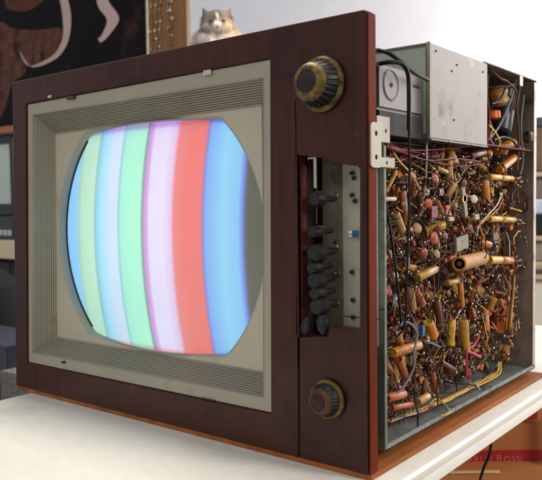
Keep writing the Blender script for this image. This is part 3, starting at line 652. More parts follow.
# the loom lying on the chassis floor
for k in range(9):
    o_ = lambda s=2.2: rnd.uniform(-s, s)
    pts = [tp(387+o_(), 421+o_(), .026), tp(404+o_(), 415+o_(), .028), tp(422+o_(), 411+o_(), .027), tp(433+o_(), 405+o_(), .030), tp(446+o_(), 399+o_(), .028), tp(462+o_(), 391+o_(), .028), tp(478+o_(), 383+o_(), .027), tp(497+o_(), 372+o_(), .030), sp(500+o_(), 362, -.05)]
    wire(pts, .0014 if k < 6 else .0011, WIRE[['yellow', 'yellow', 'white', 'orange', 'brown', 'yellow', 'red', 'white', 'brown'][k]])
wire([tp(430, 404, .03), tp(436, 399, .035), tp(443, 403, .03), tp(450, 412, .028), tp(441, 420-4, .026)], .0012, WIRE['yellow'])
wire([tp(468, 386, .03), tp(475, 384, .034), tp(480, 390, .028)], .0016, WIRE['white'])
wire([sp(502, 193, -.02), sp(497, 205, -.018), sp(488, 215, -.018), sp(479, 226, -.018), sp(477, 236, -.02)], .0013, WIRE['white']); wire([sp(503, 191, -.02), sp(500, 206, -.018), sp(489, 217, -.016), sp(476, 228, -.018)], .0013, WIRE['orange'])
wire([sp(513, 275, -.03), sp(512, 295, -.03), sp(509, 318, -.03), sp(508, 335, -.035)], .002, WIRE['brown']); wire([sp(515, 275, -.03), sp(513, 300, -.03), sp(511, 322, -.03), sp(513, 335, -.035)], .0014, WIRE['yellow']); wire([sp(510, 275, -.03), sp(509, 300, -.03), sp(506, 330, -.03)], .0016, WIRE['orange'])
wire([sp(400, 326, -.016), sp(405, 322, -.015), sp(412, 325, -.015), sp(417, 335, -.014), sp(414, 352, -.012), sp(414, 366, -.012), sp(409, 378, -.014), sp(399, 392, -.016), sp(386, 396, -.02)], .0017, WIRE['grey'])
wire([sp(466, 351, -.02), sp(472, 353, -.018), sp(480, 357, -.02)], .0026, WIRE['pink']); wire([sp(480, 335, -.03), sp(474, 345, -.022), sp(467, 352, -.02), sp(467, 375, -.02)], .0015, WIRE['pink'])
wire([sp(424, 341, -.02), sp(431, 343, -.016), sp(440, 347, -.02)], .0017, WIRE['grey']); wire([sp(488, 355, -.03), sp(478, 365, -.028), sp(470, 378, -.03)], .0016, WIRE['black'])
wire([sp(392, 150, -.03), sp(400, 162, -.02), sp(412, 175, -.02), sp(420, 190, -.03)], .0013, WIRE['yellow']); wire([sp(386, 205, -.02), sp(392, 240, -.02), sp(398, 290, -.02), sp(402, 330, -.02)], .0018, WIRE['black'])
while COUNT.get('wire', 0) < 100:
    c = spot(-.10, -.016); mb = MB(); k = rnd.choice(WK); c.z = max(c.z, .08); mb.tube(rwire(c, None, 1, rnd.uniform(.03, .09)), rnd.uniform(.0009, .0015), n=6); put(mb, 'wire', [WIRE[k]])
mb = MB()
for k in range(420):
    mb.tube(rwire(spot(-.125, -.02), None, 1, rnd.uniform(.02, .07)), rnd.uniform(.0007, .0013), m=rnd.randrange(6), n=5)
o = put(mb, 'loose_wiring', [WIRE['red'], WIRE['brown'], WIRE['black'], WIRE['maroon'], lead, WIRE['yellow']]); o['kind'] = 'stuff'
mb = MB()
for k in range(170): c = spot(-.115, -.05); mb.sphere(c, rnd.uniform(.0010, .0022), n=8, sc=(1, rnd.uniform(.6, 1.3), rnd.uniform(.6, 1.4)))
o = put(mb, 'solder_joints', [solder]); o['kind'] = 'stuff'

# the rest of the small parts, massed behind the ones above
mb = MB(); AM = [WAX[0], WAX[2], WAX[3], WAX[4], WAX[5], CER[0], CER[1], CER[2], CER[3], MICA[0], MICA[1], MICA[2], MICA[3], RES[0], RES[1], RES[2], WIRE['maroon'], lead, solder]
for k in range(1500):
    c = spot(-.128, -.030); d = rdir(); t = rnd.random(); m_ = rnd.choice([0, 0, 0, 0, 5, 7, 7, 1, 4, 4, 2, 3, 3, 4, 4, 5, 5, 6, 8, 8, 7, 9, 10, 12, 13, 14, 14, 16])
    if t < .55:
        L = rnd.uniform(.006, .018); r = rnd.uniform(.0014, .0038); mb.lathe(c-d*L/2, d, [(0, r*.7), (.0006, r), (L-.0006, r), (L, r*.7)], 10, m=m_)
    elif t < .75: r = rnd.uniform(.003, .006); nn = Vector((1, rnd.uniform(-1, 1), rnd.uniform(-1, 1))).normalized(); L = .008; mb.lathe(c, nn, [(0, r*.6), (.0006, r), (.002, r), (.0026, r*.6)], 14, m=m_)
    elif t < .88: L = .012; mb.box(c, (.004, rnd.uniform(.006, .014), rnd.uniform(.005, .010)), rot=rot_(), m=m_, bev=.0008)
    else: L = .006; mb.box(c, (.006, .0028, .007), rot=rot_(), m=17, bev=.0004); mb.sphere(c+Vector((.003, 0, .002)), .0024, m=18, n=8)
    for q in (-1, 1):
        e = c+d*q*L/2; f = e+d*q*.004+Vector((rnd.uniform(-.008, .004), rnd.uniform(-.010, .010), rnd.uniform(-.012, .012)))
        mb.tube([e, e+d*q*.004, f], .0007, m=17, n=5)
        if rnd.random() < .35: mb.sphere(f, rnd.uniform(.0012, .0022), m=18, n=8)
o = put(mb, 'assorted_components', AM); o['kind'] = 'stuff'

# ---- cavity behind the shield box: flyback, cylinder, cables
mb = MB(); mb.box((-.075, .53, .441), (.12, .245, .002)); put(mb, 'partition', [rust])
mb = MB(); mb.box((-.115, .53, .508), (.006, .24, .13)); mb.box((-.07, .412, .508), (.11, .004, .13)); put(mb, 'partition', [rust])
a = sp(507, 90, -.05); b = sp(500, 134, -.05); mb = MB(); r = pxm(a, 10.5); mb.cyl(a, b, r, n=28, bev=.005); mb.lathe(a-(b-a).normalized()*.001, a-b, [(0, r*.5), (.004, r*.45), (.006, .001)], 16, m=1); put(mb, 'electrolytic_can', [P('grey_blue_can', (44, 48, 50), rough=.35, metal=.3, var=.3), lead])
c = sp(496, 87, -.05); mb = MB(); mb.lathe(c, (.2, .3, -1), [(0, .010), (.004, .018), (.012, .019), (.020, .015), (.030, .017), (.036, .010)], 24); put(mb, 'coil', [WAX[3]])
c = sp(491, 110, -.045); mb = MB(); mb.lathe(c, (0, .1, -1), [(0, .012), (.003, .016), (.014, .017), (.018, .012)], 24); put(mb, 'coil', [copper])
for (pts, r, k) in (([(516, 80), (512, 96), (506, 112), (498, 128), (488, 140)], .0022, 'grey'), ([(490, 68), (500, 78), (508, 82), (516, 92), (514, 110)], .002, 'brown'), ([(488, 118), (492, 128), (490, 138), (494, 146)], .0018, 'orange'),
                    ([(489, 125), (495, 132), (500, 142), (497, 150)], .0016, 'yellow'), ([(520, 86), (517, 110), (519, 140), (517, 170)], .0022, 'brown'), ([(488, 75), (487, 95), (489, 118), (487, 148)], .0018, 'red'), ([(524, 95), (521, 125), (523, 160), (520, 175)], .002, 'grey'),
                    ([(494, 140), (503, 137), (512, 140), (518, 148)], .002, 'black'), ([(492, 104), (500, 100), (506, 88), (514, 84)], .0018, 'black')):
    mb = MB(); mb.tube(catmull([sp(x, y, -.022-.004*rnd.random()) for x, y in pts], 6), r); put(mb, 'lead_wire', [WIRE[k]])
for q in ((505, 150), (515, 158), (522, 150), (490, 152)): D(*q, 4.5, CER[1], x=-.03)

# ================================================================ THE TABLE
tx0, tx1 = -.722, .0335; ty0, ty1 = -1.05, 1.25; tth = .034
tb = empty('folding_table', ((tx0+tx1)/2, .1, -.74), 'cream white plastic folding table carrying the old television', 'table')
plastic = P('table_plastic', (226, 221, 209), rough=.42, var=.03, scale=60, bump=.04, c2=lin((210, 203, 188)), c2amt=.1, c2scale=5, scuff=[(24, (.25, 1, 1), (196, 188, 172), .74), (110, (1, 1, 1), (150, 138, 120), .81)])
plastic_e = P('table_plastic_edge', (224, 212, 206), rough=.45, var=.03)
mb = MB(); prof = [(0, 0), (.005, -.0012), (.0085, -.005), (.0090, -.0125), (.0084, -.0140), (.0085, -.0155), (.0092, -.0172), (.0095, -.030), (.006, -tth)]
def rr2(d):
    x0, x1, y0, y1 = tx0-d, tx1-.009+d, ty0-d, ty1+d; return rrect(x0, y0, x1, y1, .03, 6)
loops = [[Vector((x, y, z)) for x, y in rr2(d)] for d, z in prof]
ring(mb, loops); n = len(loops[0]); mb.f.append(tuple(range(n))); mb.m.append(0); mb.f.append(tuple(range(n*(len(prof)-1), n*len(prof)))[::-1]); mb.m.append(0)
top = mb.obj('table_top', plastic, tb, smooth=30)
stl = P('grey_tube_steel', (120, 120, 122), rough=.4, metal=.7)
for y in (-.8, 1.0):
    for x in (tx0+.09, tx1-.09): mb = MB(); mb.cyl((x, y, -.738), (x, y, -tth-.001), .0125, n=16); mb.obj('leg', stl, tb)
    mb = MB(); mb.cyl((tx0+.10, y, -.35), (tx1-.10, y, -.35), .009, n=12); mb.obj('crossbar', stl, tb)

# power cable hanging over the table's edge
mb = MB(); mb.tube(catmull([at(492, 425, 1.35), at(491.5, 440, 1.36), at(489, 455, 1.37), at(483, 470, 1.38), at(478, 490, 1.40), at(470, 540, 1.45)], 8), .0028)
o = mb.obj('power_cable', WIRE['black'], None, loc=at(489, 455, 1.37)); tag(o, 'thin black power cable hanging down below the table edge in front of the cartons', 'cable')

# ================================================================ ROOM
def slab(name, c, s, m): mb = MB(); mb.box((0, 0, 0), s); o = mb.obj(name, m, None, smooth=0); o.location = c; return struct(o)
wallm = P('white_wall_paint', (244, 243, 246), rough=.7, var=.02, scale=4)
slab('floor', (-.5, 1.5, -.765), (9, 8, .05), P('grey_floor', (120, 112, 102), rough=.5, var=.1, scale=6))
slab('back_wall', (-1, 4.4, .9), (10, .1, 3.4), wallm)

# painting with looping ribbon shapes
def quad_plate(name, pts, thick, m, y, parent=None, bev=.001):
    mb = MB(); plate([[xz(fp(px, py, y)) for px, py in pts]], thick, bev, FR(y), mb)
    return mb, m
YPN = 1.9
ptg = empty('painting', fp(70, 60, YPN), 'dark abstract painting with pale curling ribbon shapes behind the television', 'painting')
mb = MB(); a = xz(fp(-70, -60, YPN)); b = xz(fp(145.8, -60, YPN)); c_ = xz(fp(147, 60, YPN)); zlo = fp(0, 124, YPN).z
plate([[(a[0], .2), (c_[0], .2), (b[0], 1.9), (a[0], 1.9)]], .03, .001, FR(YPN), mb)
canvas = mb.obj('canvas', P('painted_dark_canvas', (12, 8, 8), spec=.1, rough=.6, var=.5, scale=3, c2=lin((58, 34, 32)), c2amt=.15, c2scale=3), ptg)
def pshape(pts, m, name='painted_shape', dy=.001, smooth=True):
    q = [Vector((x, y, 0)) for x, y in pts]
    if smooth: q = catmull(q+[q[0]], 5)[:-1]
    mb = MB(); plate([[xz(fp(v.x, v.y, YPN-dy)) for v in q]], .0008, .0001, FR(YPN-dy), mb); return mb.obj(name, m, canvas)
pshape([(-30, 30), (0, 22), (12, 28), (35, 30), (58, 28), (66, 34), (60, 48), (48, 60), (32, 66), (26, 64), (20, 52), (26, 72), (12, 84), (0, 118), (-30, 120)], P('paint_russet', (96, 60, 48), spec=.1, rough=.6, var=.5, scale=9, c2=lin((30, 16, 13)), c2amt=.3, c2scale=10), dy=.0010)
pshape([(5, -30), (20, -30), (48, -8), (30, 10), (12, 10), (5, 4)], P('paint_russet2', (88, 50, 40), spec=.1, rough=.6, var=.3, scale=12), dy=.0022)
ribbonm = P('paint_ribbon', (186, 160, 152), rough=.5, var=.15, scale=10)
pshape([(62, -10), (68, 0), (71, 18), (69, 38), (61, 54), (48, 63), (32, 67), (24, 58), (20, 51), (22, 58), (29, 66), (44, 61), (56, 52), (63, 36), (62, 12), (58, -10)], ribbonm, dy=.0034)
pshape([(94, -20), (106, -20), (108, 0), (119, 18), (110, 34), (103, 41), (100, 42), (98, 38), (101, 36), (107, 20), (98, 6)], ribbonm, dy=.0034)
mb = MB(); e0, e1 = fp(146.5, -60, YPN-.02), fp(147, 60, YPN-.02); mb.box(((e0.x+e1.x)/2, YPN-.004, 1.05), (.006, .045, 1.7), bev=.001); mb.obj('frame_edge', P('pale_edge', (170, 160, 140), rough=.5), ptg)

# ochre wooden post with hanging ornaments
YG = 1.86
gx0, gx1 = fp(148.5, 20, YG).x, fp(187, 20, YG).x
gp = empty('ornamented_panel', ((gx0+gx1)/2, YG, -.74), 'narrow ochre wood panel with chains of silvery ornaments between painting and cat', 'panel')
mb = MB(); mb.box(((gx0+gx1)/2, YG+.01, .58), (gx1-gx0, .03, 2.64), bev=.003); mb.obj('board', P('ochre_wood', (124, 80, 32), rough=.45, var=.2, scale=6, stretch=(4, 1, .4)), gp)
for (pa) in (151, 156, 160, 168.5, 171.5):
    mb = MB(); x = fp(pa, 20, YG-.01).x; z = 1.7; path = []
    k = 0
    while z > .55:
        path.append(Vector((x+.006*math.sin(k*.9)+rnd.uniform(-.002, .002), YG-.010, z))); z -= .014; k += 1
    mb.tube(path, .0045 if pa == 170 else .003, n=6)
    for q in path[::3]: mb.sphere(q+Vector((rnd.uniform(-.004, .004), -.004, 0)), rnd.uniform(.004, .009), n=8, m=1 if rnd.random() < .5 else 0)
    mb.obj('ornament_chain', [P('tarnished_silver', (120, 108, 84), rough=.3, metal=.5, var=.4, scale=60), P('bright_silver', (206, 200, 180), rough=.3, metal=.4, var=.2)], gp)

# ---------------------------------------------------------------- cat
hc = at(217, 22.5, 2.15); fwd = (CAM-hc); fwd.z = 0; fwd.normalize(); side = Vector((-fwd.y, fwd.x, 0))   # side: towards picture right
U_ = pxm(hc, 1.)     # one photo pixel in metres here
def cp_(x, y, f=0): return hc+side*(x*U_)+Vector((0, 0, -y*U_))+fwd*(f*U_)
# check that side points right in the picture
if side.dot(RT) < 0: side = -side
ell = [((0, 0, 0), (15.5, 12, 13)), ((-8, 7, 3), (8, 7, 8)), ((8, 7, 3), (8, 7, 8)), ((0, 6, 9), (5.2, 4.6, 7)), ((0, -2, 6), (9, 8, 8)),
       ((-10, 18, -6), (15, 12, 16)), ((11, 17, -6), (17, 12, 16)), ((4, 27, -12), (33, 17, 26)), ((0, 24, -38), (30, 20, 34)), ((-14, 38, 8), (6, 4, 12)), ((12, 38, 8), (6, 4, 12)), ((28, 36, -50), (10, 6, 12))]
rmx = Matrix((side, fwd, Vector((0, 0, 1)))).transposed()
tb_ = MB()
for (c, r) in ell:
    bm = bmesh.new(); bmesh.ops.create_uvsphere(bm, u_segments=20, v_segments=14, radius=1)
    for v in bm.verts: v.co = Vector((v.co.x*r[0]*U_, v.co.y*r[2]*U_, v.co.z*r[1]*U_))
    tb_._bm(bm, cp_(c[0], c[1], c[2]), rmx, 0)
for sgn in (-1, 1):  # ears: solid leaning triangles
    tip = cp_(sgn*14.6, -15.5, 0); b_ = [cp_(sgn*15.0, -3.5, 0), cp_(sgn*5.8, -9.5, 1), cp_(sgn*10.5, -6, -4.5), cp_(sgn*10.5, -6.5, 3.5)]
    tb_.add([tip]+b_, [(0, 1, 3), (0, 3, 2), (0, 2, 4), (0, 4, 1), (1, 4, 2, 3)])
tmp = tb_.obj('tmpcat', wood, None, smooth=0)
md = tmp.modifiers.new('r', 'REMESH'); md.mode = 'VOXEL'; md.voxel_size = .9*U_
ms_ = tmp.modifiers.new('s', 'SMOOTH'); ms_.factor = .5; ms_.iterations = 3
bpy.context.view_layer.update()
cme = bpy.data.meshes.new_from_object(tmp.evaluated_get(bpy.context.evaluated_depsgraph_get())); bpy.data.objects.remove(tmp)
def catcol(p):
    d = p-hc; x = d.dot(side)/U_; y = -d.z/U_; f = d.dot(fwd)/U_
    def ss(a, b, v): t = max(0, min(1, (v-a)/(b-a))); return t*t*(3-2*t)
    n = math.sin(x*1.3+y*.9)*math.cos(y*1.5-x*.6); n2 = math.sin(x*4.1+f*3.3)*math.sin(y*3.7+1.3*f)
    xx = x+n*1.3; yy = y+n*1.2+n2*.7
    grey = Vector((132, 122, 116)); dark = Vector((96, 86, 80)); white = Vector((224, 212, 202)); cream = Vector((226, 198, 168)); buff = Vector((200, 168, 128))
    c = grey.lerp(cream, ss(-1, 5, xx))
    c = c.lerp(dark.lerp(buff, .45*ss(1, 8, xx)), 1-ss(-3.5, 1.5, yy))
    wbl = 1.2+ss(-2, 10, yy)*5.5
    c = c.lerp(white, (1-ss(wbl*.6, wbl*1.4, abs(xx-.4)))*ss(-10, -4, yy)*ss(-8, -2, f))
    c = c.lerp(white, .5*ss(8, 20, yy))
    if f > 3 and abs(y) < 6: c = c.lerp(dark, .5*(1-ss(1.5, 3.2, math.hypot(abs(x)-6.4, (y-.8)*1.4))))
    c = c*(.96+.07*n2); return lin(tuple(min(255, v) for v in c))
cat_m = bpy.data.materials.new('cat_fur'); cat_m.use_nodes = True
bsd = cat_m.node_tree.nodes['Principled BSDF']; an = cat_m.node_tree.nodes.new('ShaderNodeAttribute'); an.attribute_name = 'coat'
cat_m.node_tree.links.new(an.outputs['Color'], bsd.inputs['Base Color']); bsd.inputs['Roughness'].default_value = .85
MATS['cat_fur'] = cat_m
def coat(me, off, fn):
    ca = me.color_attributes.new('coat', 'FLOAT_COLOR', 'POINT')
    for i, v in enumerate(me.vertices): ca.data[i].color = (*fn(v.co+off), 1)
cbase = cp_(0, 46, -20)
for v in cme.vertices: v.co -= cbase
catmesh = cme; coat(catmesh, cbase, catcol); catmesh.materials.clear(); catmesh.materials.append(cat_m)
for p in catmesh.polygons: p.use_smooth = True
cat = bpy.data.objects.new('cat', catmesh); col.objects.link(cat); cat.location = cbase
tag(cat, 'fluffy grey, white and cream cat lying behind the television and looking over it', 'cat')
fm = MB(); fc = []
vs = [(v.co+cbase, v.normal.copy()) for v in catmesh.vertices]
for k in range(16000):
    p, nn = rnd.choice(vs); d = p-hc; x = d.dot(side)/U_; y = -d.z/U_
    body = y > 4 or abs(x) > 11
    L = (rnd.uniform(2.5, 5) if body else rnd.uniform(.6, 1.4))*U_
    if y < -7: L = rnd.uniform(.4, .9)*U_
    if d.dot(fwd)/U_ > 6: L *= .35
    t = nn.cross(Vector((rnd.uniform(-1, 1), rnd.uniform(-1, 1), rnd.uniform(-1, 1)))).normalized(); w = .22*U_
    dr = (nn*.7+Vector((0, 0, -.5))+Vector((rnd.uniform(-.3, .3), rnd.uniform(-.3, .3), rnd.uniform(-.3, .3)))).normalized()
    fm.add([p-nn*.3*U_-t*w, p-nn*.3*U_+t*w, p+dr*L], [(0, 1, 2)])
fo = fm.obj('fur', cat_m, cat, smooth=0); coat(fo.data, cbase, catcol)
for sgn in (-1, 1):
    mb = MB(); mb.sphere(cp_(sgn*6.4, 1.0, 11.9), 1.7*U_, n=12, sc=(1, 1, .7)); mb.obj('eye', P('cat_eye', (60, 62, 34), rough=.1, var=.2), cat)
mb = MB(); mb.sphere(cp_(0.2, 8.3, 16.2), 1.25*U_, n=12, sc=(1.1, 1, .8)); mb.obj('nose', P('cat_nose', (120, 92, 92), rough=.4), cat)
# what the cat lies on
mb = MB(); zb_ = min((v.co.z for v in catmesh.vertices))+cbase.z
cb = empty('cabinet', (cbase.x, cbase.y, -.74), 'plain wooden cabinet the cat lies on, hidden behind the television', 'cabinet')
mb.box((cbase.x, cbase.y, (zb_-.74)/2+.004), (.42, .32, zb_+.74-.004), bev=.004); mb.obj('carcass', P('cabinet_wood', (150, 118, 84), rough=.5, var=.2, scale=6), cb)
for k in (-1, 1): mb = MB(); mb.box((cbase.x+k*.1, cbase.y-.168, zb_-.35), (.19, .014, .6), bev=.003); mb.obj('door', P('cabinet_wood2', (158, 124, 88), rough=.5, var=.2, scale=6), cb)

# ---------------------------------------------------------------- left strip: bench with an old monitor
def rotbox(mb, c, s, m=0, bev=.004): mb.box(c, s, rot=Matrix((side_l, fwd_l, Vector((0, 0, 1)))).transposed(), m=m, bev=bev)
fwd_l = Vector((0, -1, 0)); side_l = Vector((1, 0, 0))
YL = 1.05
def boxat(name, px0, py0, px1, py1, y, dep, m, parent=None, bev=.004, label=None, cat_=None, group=None, top=None):
    vx = 6 if px1 < 270 else 538   # the column of the photograph the heights were read in
    a, b = fp(px0, py0, y), fp(px1, py1, y); x0, x1 = sorted((a.x, b.x)); zA, zB = sorted((fp(vx, py0, y).z, fp(vx, py1, y).z)); mb = MB()
    mb.box(((x0+x1)/2, y+dep/2, (zA+zB)/2), (x1-x0, dep, zB-zA), bev=bev); o = mb.obj(name, m, parent, loc=None if parent else ((x0+x1)/2, y+dep/2, zA))
    if label: tag(o, label, cat_, group)
    return o
cream = P('cream_laminate', (206, 188, 150), rough=.5, var=.05)
bench = empty('workbench', fp(-20, 250, YL)*1.0-Vector((0, 0, .0)), 'cream topped workbench left of the television with a small monitor on it', 'workbench')
bench.location.z = -.74
zt_ = fp(5, 242, YL-.02).z
boxat('bench_top', -90, 240.5, 17, 259, YL-.02, .5, cream, bench)
boxat('drawer_unit', -90, 262, 17, 500, YL+.12, .30, P('dark_drawer', (40, 34, 34), rough=.6), bench)
mon = empty('monitor', fp(-20, 232, YL+.02), 'small black monitor with a pale grey screen on the workbench behind the television', 'monitor')
boxat('casing', -70, 133, 13.5, 215, YL+.03, .3, P('monitor_black', (34, 34, 38), rough=.5), mon)
boxat('screen', -50, 144, 10.3, 204, YL+.026, .01, P('pale_screen_glass', (178, 190, 180), rough=.2, var=.08, scale=4), mon, bev=.003)
rec = empty('control_box', fp(-20, 240, YL), 'black control box with a row of pale buttons under the monitor', 'control box')
boxat('case', -70, 216, 14, 240, YL+.01, .28, P('box_black', (30, 32, 38), rough=.4), rec)
for k in range(9):
    boxat('button', 10.5-k*4.3-2.8, 230, 10.5-k*4.3, 235.5, YL+.004, .01, P('button_pale', (180, 184, 180), rough=.4), rec, bev=.001)
shf = boxat('wall_shelf', -80, 126, 13.5, 133.5, YL+.0, .34, P('orange_shelf_wood', (150, 92, 40), rough=.5, var=.2, scale=6), label='orange wooden shelf board above the pale monitor screen', cat_='shelf')
chair_ = MB(); c = fp(-8, 305, .82)
chair_.lathe(c-Vector((0, 0, .12)), (0, 0, 1), [(0, .02), (.01, .10), (.10, .13), (.20, .115), (.26, .05), (.27, .005)], 24)
bag = chair_.obj('black_bag', P('black_cloth', (18, 17, 20), rough=.85, var=.3, scale=20, bump=.3), None, loc=c-Vector((0, 0, .12))); tag(bag, 'slumped black cloth bag in the dark below the workbench edge', 'bag')
st = empty('stool', c-Vector((0, 0, .12)), 'dark stool carrying the black bag left of the television', 'stool'); st.location.z = -.74
mb = MB(); mb.cyl((c.x, c.y, c.z-.145), (c.x, c.y, c.z-.122), .14, n=28, bev=.004); mb.obj('seat', blackp, st)
for k in range(4): a = R(45+90*k); mb = MB(); mb.cyl((c.x+.1*math.cos(a), c.y+.1*math.sin(a), c.z-.145), (c.x+.14*math.cos(a), c.y+.14*math.sin(a), -.738), .011); mb.obj('leg', blackp, st)
cart = boxat('plastic_crate', -60, 347, 12, 520, .45, .22, P('blue_grey_plastic', (58, 60, 74), rough=.5, var=.3, scale=5, c2=lin((70, 70, 84)), c2amt=.2), label='blue grey plastic crate beyond the far left corner of the table', cat_='crate')
mb = MB(); a = tp(10, 386, -.01); n_ = P('newsprint', (120, 116, 108), rough=.8, var=.5, scale=160, c2=lin((60, 58, 56)), c2amt=.3, c2scale=200)
stk = [boxat('newspaper', 0, 372, 34, 470, .16, .24, n_, bev=.002)]; tag(stk[0], 'pile of old newspaper showing between table corner and television base', 'newspaper')

# ---------------------------------------------------------------- right strip: shelf of equipment far behind
YRR = 2.3
sh = empty('shelving', (fp(560, 300, YRR).x, YRR, -.74), 'shelving at the far right behind the chassis holding boxes and equipment', 'shelving')
shm = P('shelf_beige', (196, 178, 150), rough=.5, var=.06)
for py in (172, 236, 262, 283-8): boxat('shelf_board', 505, py, 640, py+5, YRR, .4, shm, sh)
boxat('upright', 640, 120, 646, 420, YRR, .4, shm, sh)
boxat('upright', 499, 172, 504, 420, YRR+.3, .05, shm, sh)
def eq(name, y0, y1, m, lab, cat_, x0=508, x1=600, dep=.3, y=YRR+.02): return boxat(name, x0, y0, x1, y1, y, dep, m, label=lab, cat_=cat_, bev=.006)
eq('equipment_case', 117, 127, P('slate_blue_case', (72, 82, 98), rough=.4), 'slate blue equipment case on top at the far right edge', 'case')
eq('carton', 127.5, 171.5, P('brown_dull_carton', (112, 92, 74), rough=.7, var=.2, c2=lin((150, 110, 80)), c2amt=.2, c2scale=20), 'dull brown carton under the slate blue case at the right edge', 'carton')
eq('plastic_tray', 200, 214, P('ice_blue_plastic', (196, 214, 236), rough=.3), 'ice blue plastic tray standing above black equipment at the right edge', 'tray')
eq('amplifier', 214.5, 235.5, P('amp_black', (26, 30, 32), rough=.4), 'black amplifier just under the ice blue tray at the right edge', 'amplifier')
eq('instrument', 177.5, 199.5, P('warm_grey_case', (120, 112, 108), rough=.5), 'warm grey instrument case between brown carton and ice blue tray', 'instrument')
eq('white_appliance', 280.5, 347, P('white_enamel', (226, 220, 206), rough=.35, var=.04), 'white boxy appliance low at the right edge', 'appliance')
eq('speaker_cabinet', 347.5, 400, P('cabinet_black', (24, 22, 24), rough=.5), 'black speaker cabinet under the white appliance at the right edge', 'speaker')
eq('drawer_box', 241.5, 261.5, P('grey_drawer', (150, 140, 126), rough=.5), 'greyish box on the shelf above the white appliance', 'box')

# ---------------------------------------------------------------- cartons under the table, turned towards the camera
cm_ = P('corrugated_cardboard', (172, 102, 56), rough=.75, var=.08, scale=12, bump=.05, stretch=(1, 1, 8)); cm2 = P('cardboard_light', (184, 118, 66), rough=.75, var=.08, scale=10)
red_b = P('carton_red_print', (160, 20, 24), rough=.6, var=.08)
RZ = Matrix((Vector((_c, -_s, 0)), Vector((_s, _c, 0)), Vector((0, 0, 1)))).transposed()   # columns: across, away, up
ac, aw = Vector((_c, -_s, 0)), Vector((_s, _c, 0))
def lvl(px, py, dist):       # point at level distance `dist` away from the camera
    d = rayd(px, py); return CAM+d*(dist/d.dot(aw))
def carton(name, px0, py0, px1, py1, dist, dep, m, label, group=None, rotz=0., zlow=None):
    a, b = lvl(px0, py0, dist), lvl(px1, py1, dist); w = (b-a).dot(ac)
    if zlow is not None: b.z = zlow
    h = a.z-b.z
    e_ = empty(name, (a+b)/2+aw*dep/2, label, 'carton', group); e_.location.z = b.z
    mb = MB(); mb.box((a+b)/2+aw*dep/2, (w, dep, h), rot=RZ, bev=.003); o = mb.obj('body', m, e_, smooth=30); return e_, o, a, b
floor_z = -.74
D0 = 1.75
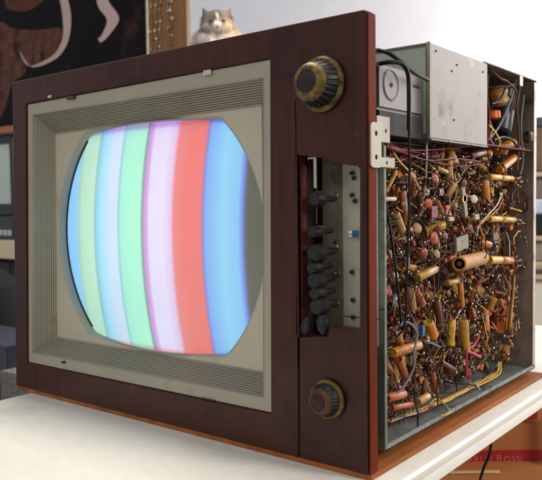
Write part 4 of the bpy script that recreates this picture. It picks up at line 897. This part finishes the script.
# bottom carton on the floor, main red-banded one on it, a further one on top behind
t_, _, a1_, b1_ = carton('carton', 420, 471.3, 600, 560, D0-.04, .38, cm2, 'plain tan carton at the bottom, under the one with red lettering', zlow=floor_z+.001)
c1, c1b, a2_, b2_ = carton('carton', 436, 424, 582, 471, D0+.02, .30, cm_, 'brown carton with a red band and pale lettering below the table edge')
def band(parent, px0, py0, px1, py1, dist, m, slope=0.):
    a, b = lvl(px0, py0, dist), lvl(px1, py1, dist); mb = MB(); w = (b-a).dot(ac)
    mb.box((a+b)/2, (w, .0012, a.z-b.z), rot=RZ, bev=.0002); return mb.obj('printed_band', m, parent)
bd = band(c1, 437, 451, 581, 466.5, D0+.02-.0004, red_b)
def text(s, px, py, hpx, dist, m, parent, sx=1.):
    cu = bpy.data.curves.new('t', 'FONT'); cu.body = s[0]; p = lvl(px, py, dist); sz = pxm(p, hpx)/.70
    mb = MB(); x = 0
    ob = bpy.data.objects.new('t', cu); col.objects.link(ob)
    for i, ch in enumerate(s):
        if ch == ' ': x += sz*.38; continue
        k = 1.0 if i == 0 or s[i-1] == ' ' else .84
        cu.body = ch; cu.size = sz*k; cu.extrude = .0003; cu.offset = sz*.006
        bpy.context.view_layer.update(); me = bpy.data.meshes.new_from_object(ob.evaluated_get(bpy.context.evaluated_depsgraph_get()))
        xs = [v.co.x for v in me.vertices]; x0_, x1_ = min(xs), max(xs)
        mb.add([p+ac*((v.co.x-x0_)*sx+x)+Vector((0, 0, v.co.y))-aw*(v.co.z+.0004) for v in me.vertices], [tuple(f.vertices) for f in me.polygons])
        # small serifs at the feet
        x += (x1_-x0_)*sx+sz*.12; bpy.data.meshes.remove(me)
    bpy.data.objects.remove(ob); return mb.obj('lettering', m, parent, smooth=0)
text('CARLO ROSSI', 459.5, 462.5, 7.2, D0+.02-.0016, P('faded_pink_print', (196, 100, 90), rough=.6), bd, 1.0)
# lighter torn flap between the two
mb = MB(); a, b = lvl(447, 467.5, D0-.02), lvl(497, 470, D0-.02); mb.box((a+b)/2, ((b-a).dot(ac), .05, .004), rot=RZ, bev=.0005); mb.obj('flap', P('flap_edge', (226, 190, 140), rough=.7), c1)
c2_, _, a3_, b3_ = carton('carton', 500, 396, 610, 423.5, D0+.05, .28, cm2, 'upper carton with a short red printed panel beside the table edge')
band(c2_, 500, 403, 537.5, 419, D0+.05-.0004, red_b)

# ================================================================ LIGHT
w = bpy.data.worlds.new('World'); scene.world = w; w.use_nodes = True
w.node_tree.nodes['Background'].inputs[0].default_value = (.92, .94, 1, 1); w.node_tree.nodes['Background'].inputs[1].default_value = .55
def area(name, loc, tgt, size, power, color=(1, 1, 1), sy=None):
    l = bpy.data.lights.new(name, 'AREA'); l.energy = power; l.color = color; l.shape = 'RECTANGLE'; l.size = size; l.size_y = sy or size
    o = bpy.data.objects.new(name, l); col.objects.link(o); o.location = loc
    d = Vector(tgt)-Vector(loc); o.rotation_euler = d.to_track_quat('-Z', 'Y').to_euler(); return o
area('ceiling_lamp', (-.5, .3, 2.3), (-.5, .2, 0), 1.4, 40, (1, .95, .87), .5)
area('room_lamp', (2.2, .5, 1.5), (-.1, .4, .2), .6, 36, (1, .92, .80))
area('wall_lamp', (1.3, 3.0, 2.0), (.7, 4.4, .9), 1.8, 300, (1, .97, .95))
area('front_fill', (-.1, -2.6, 2.4), (-.3, .2, .25), 1.2, 15, (1, .96, .9))  # unseen fill behind the camera, added to brighten the set's front
scene.view_settings.view_transform = 'Standard'; scene.view_settings.look = 'None'; scene.view_settings.gamma = 1; scene.view_settings.exposure = 0
scene.cycles.use_denoising = True
scene.cycles.max_bounces = 6
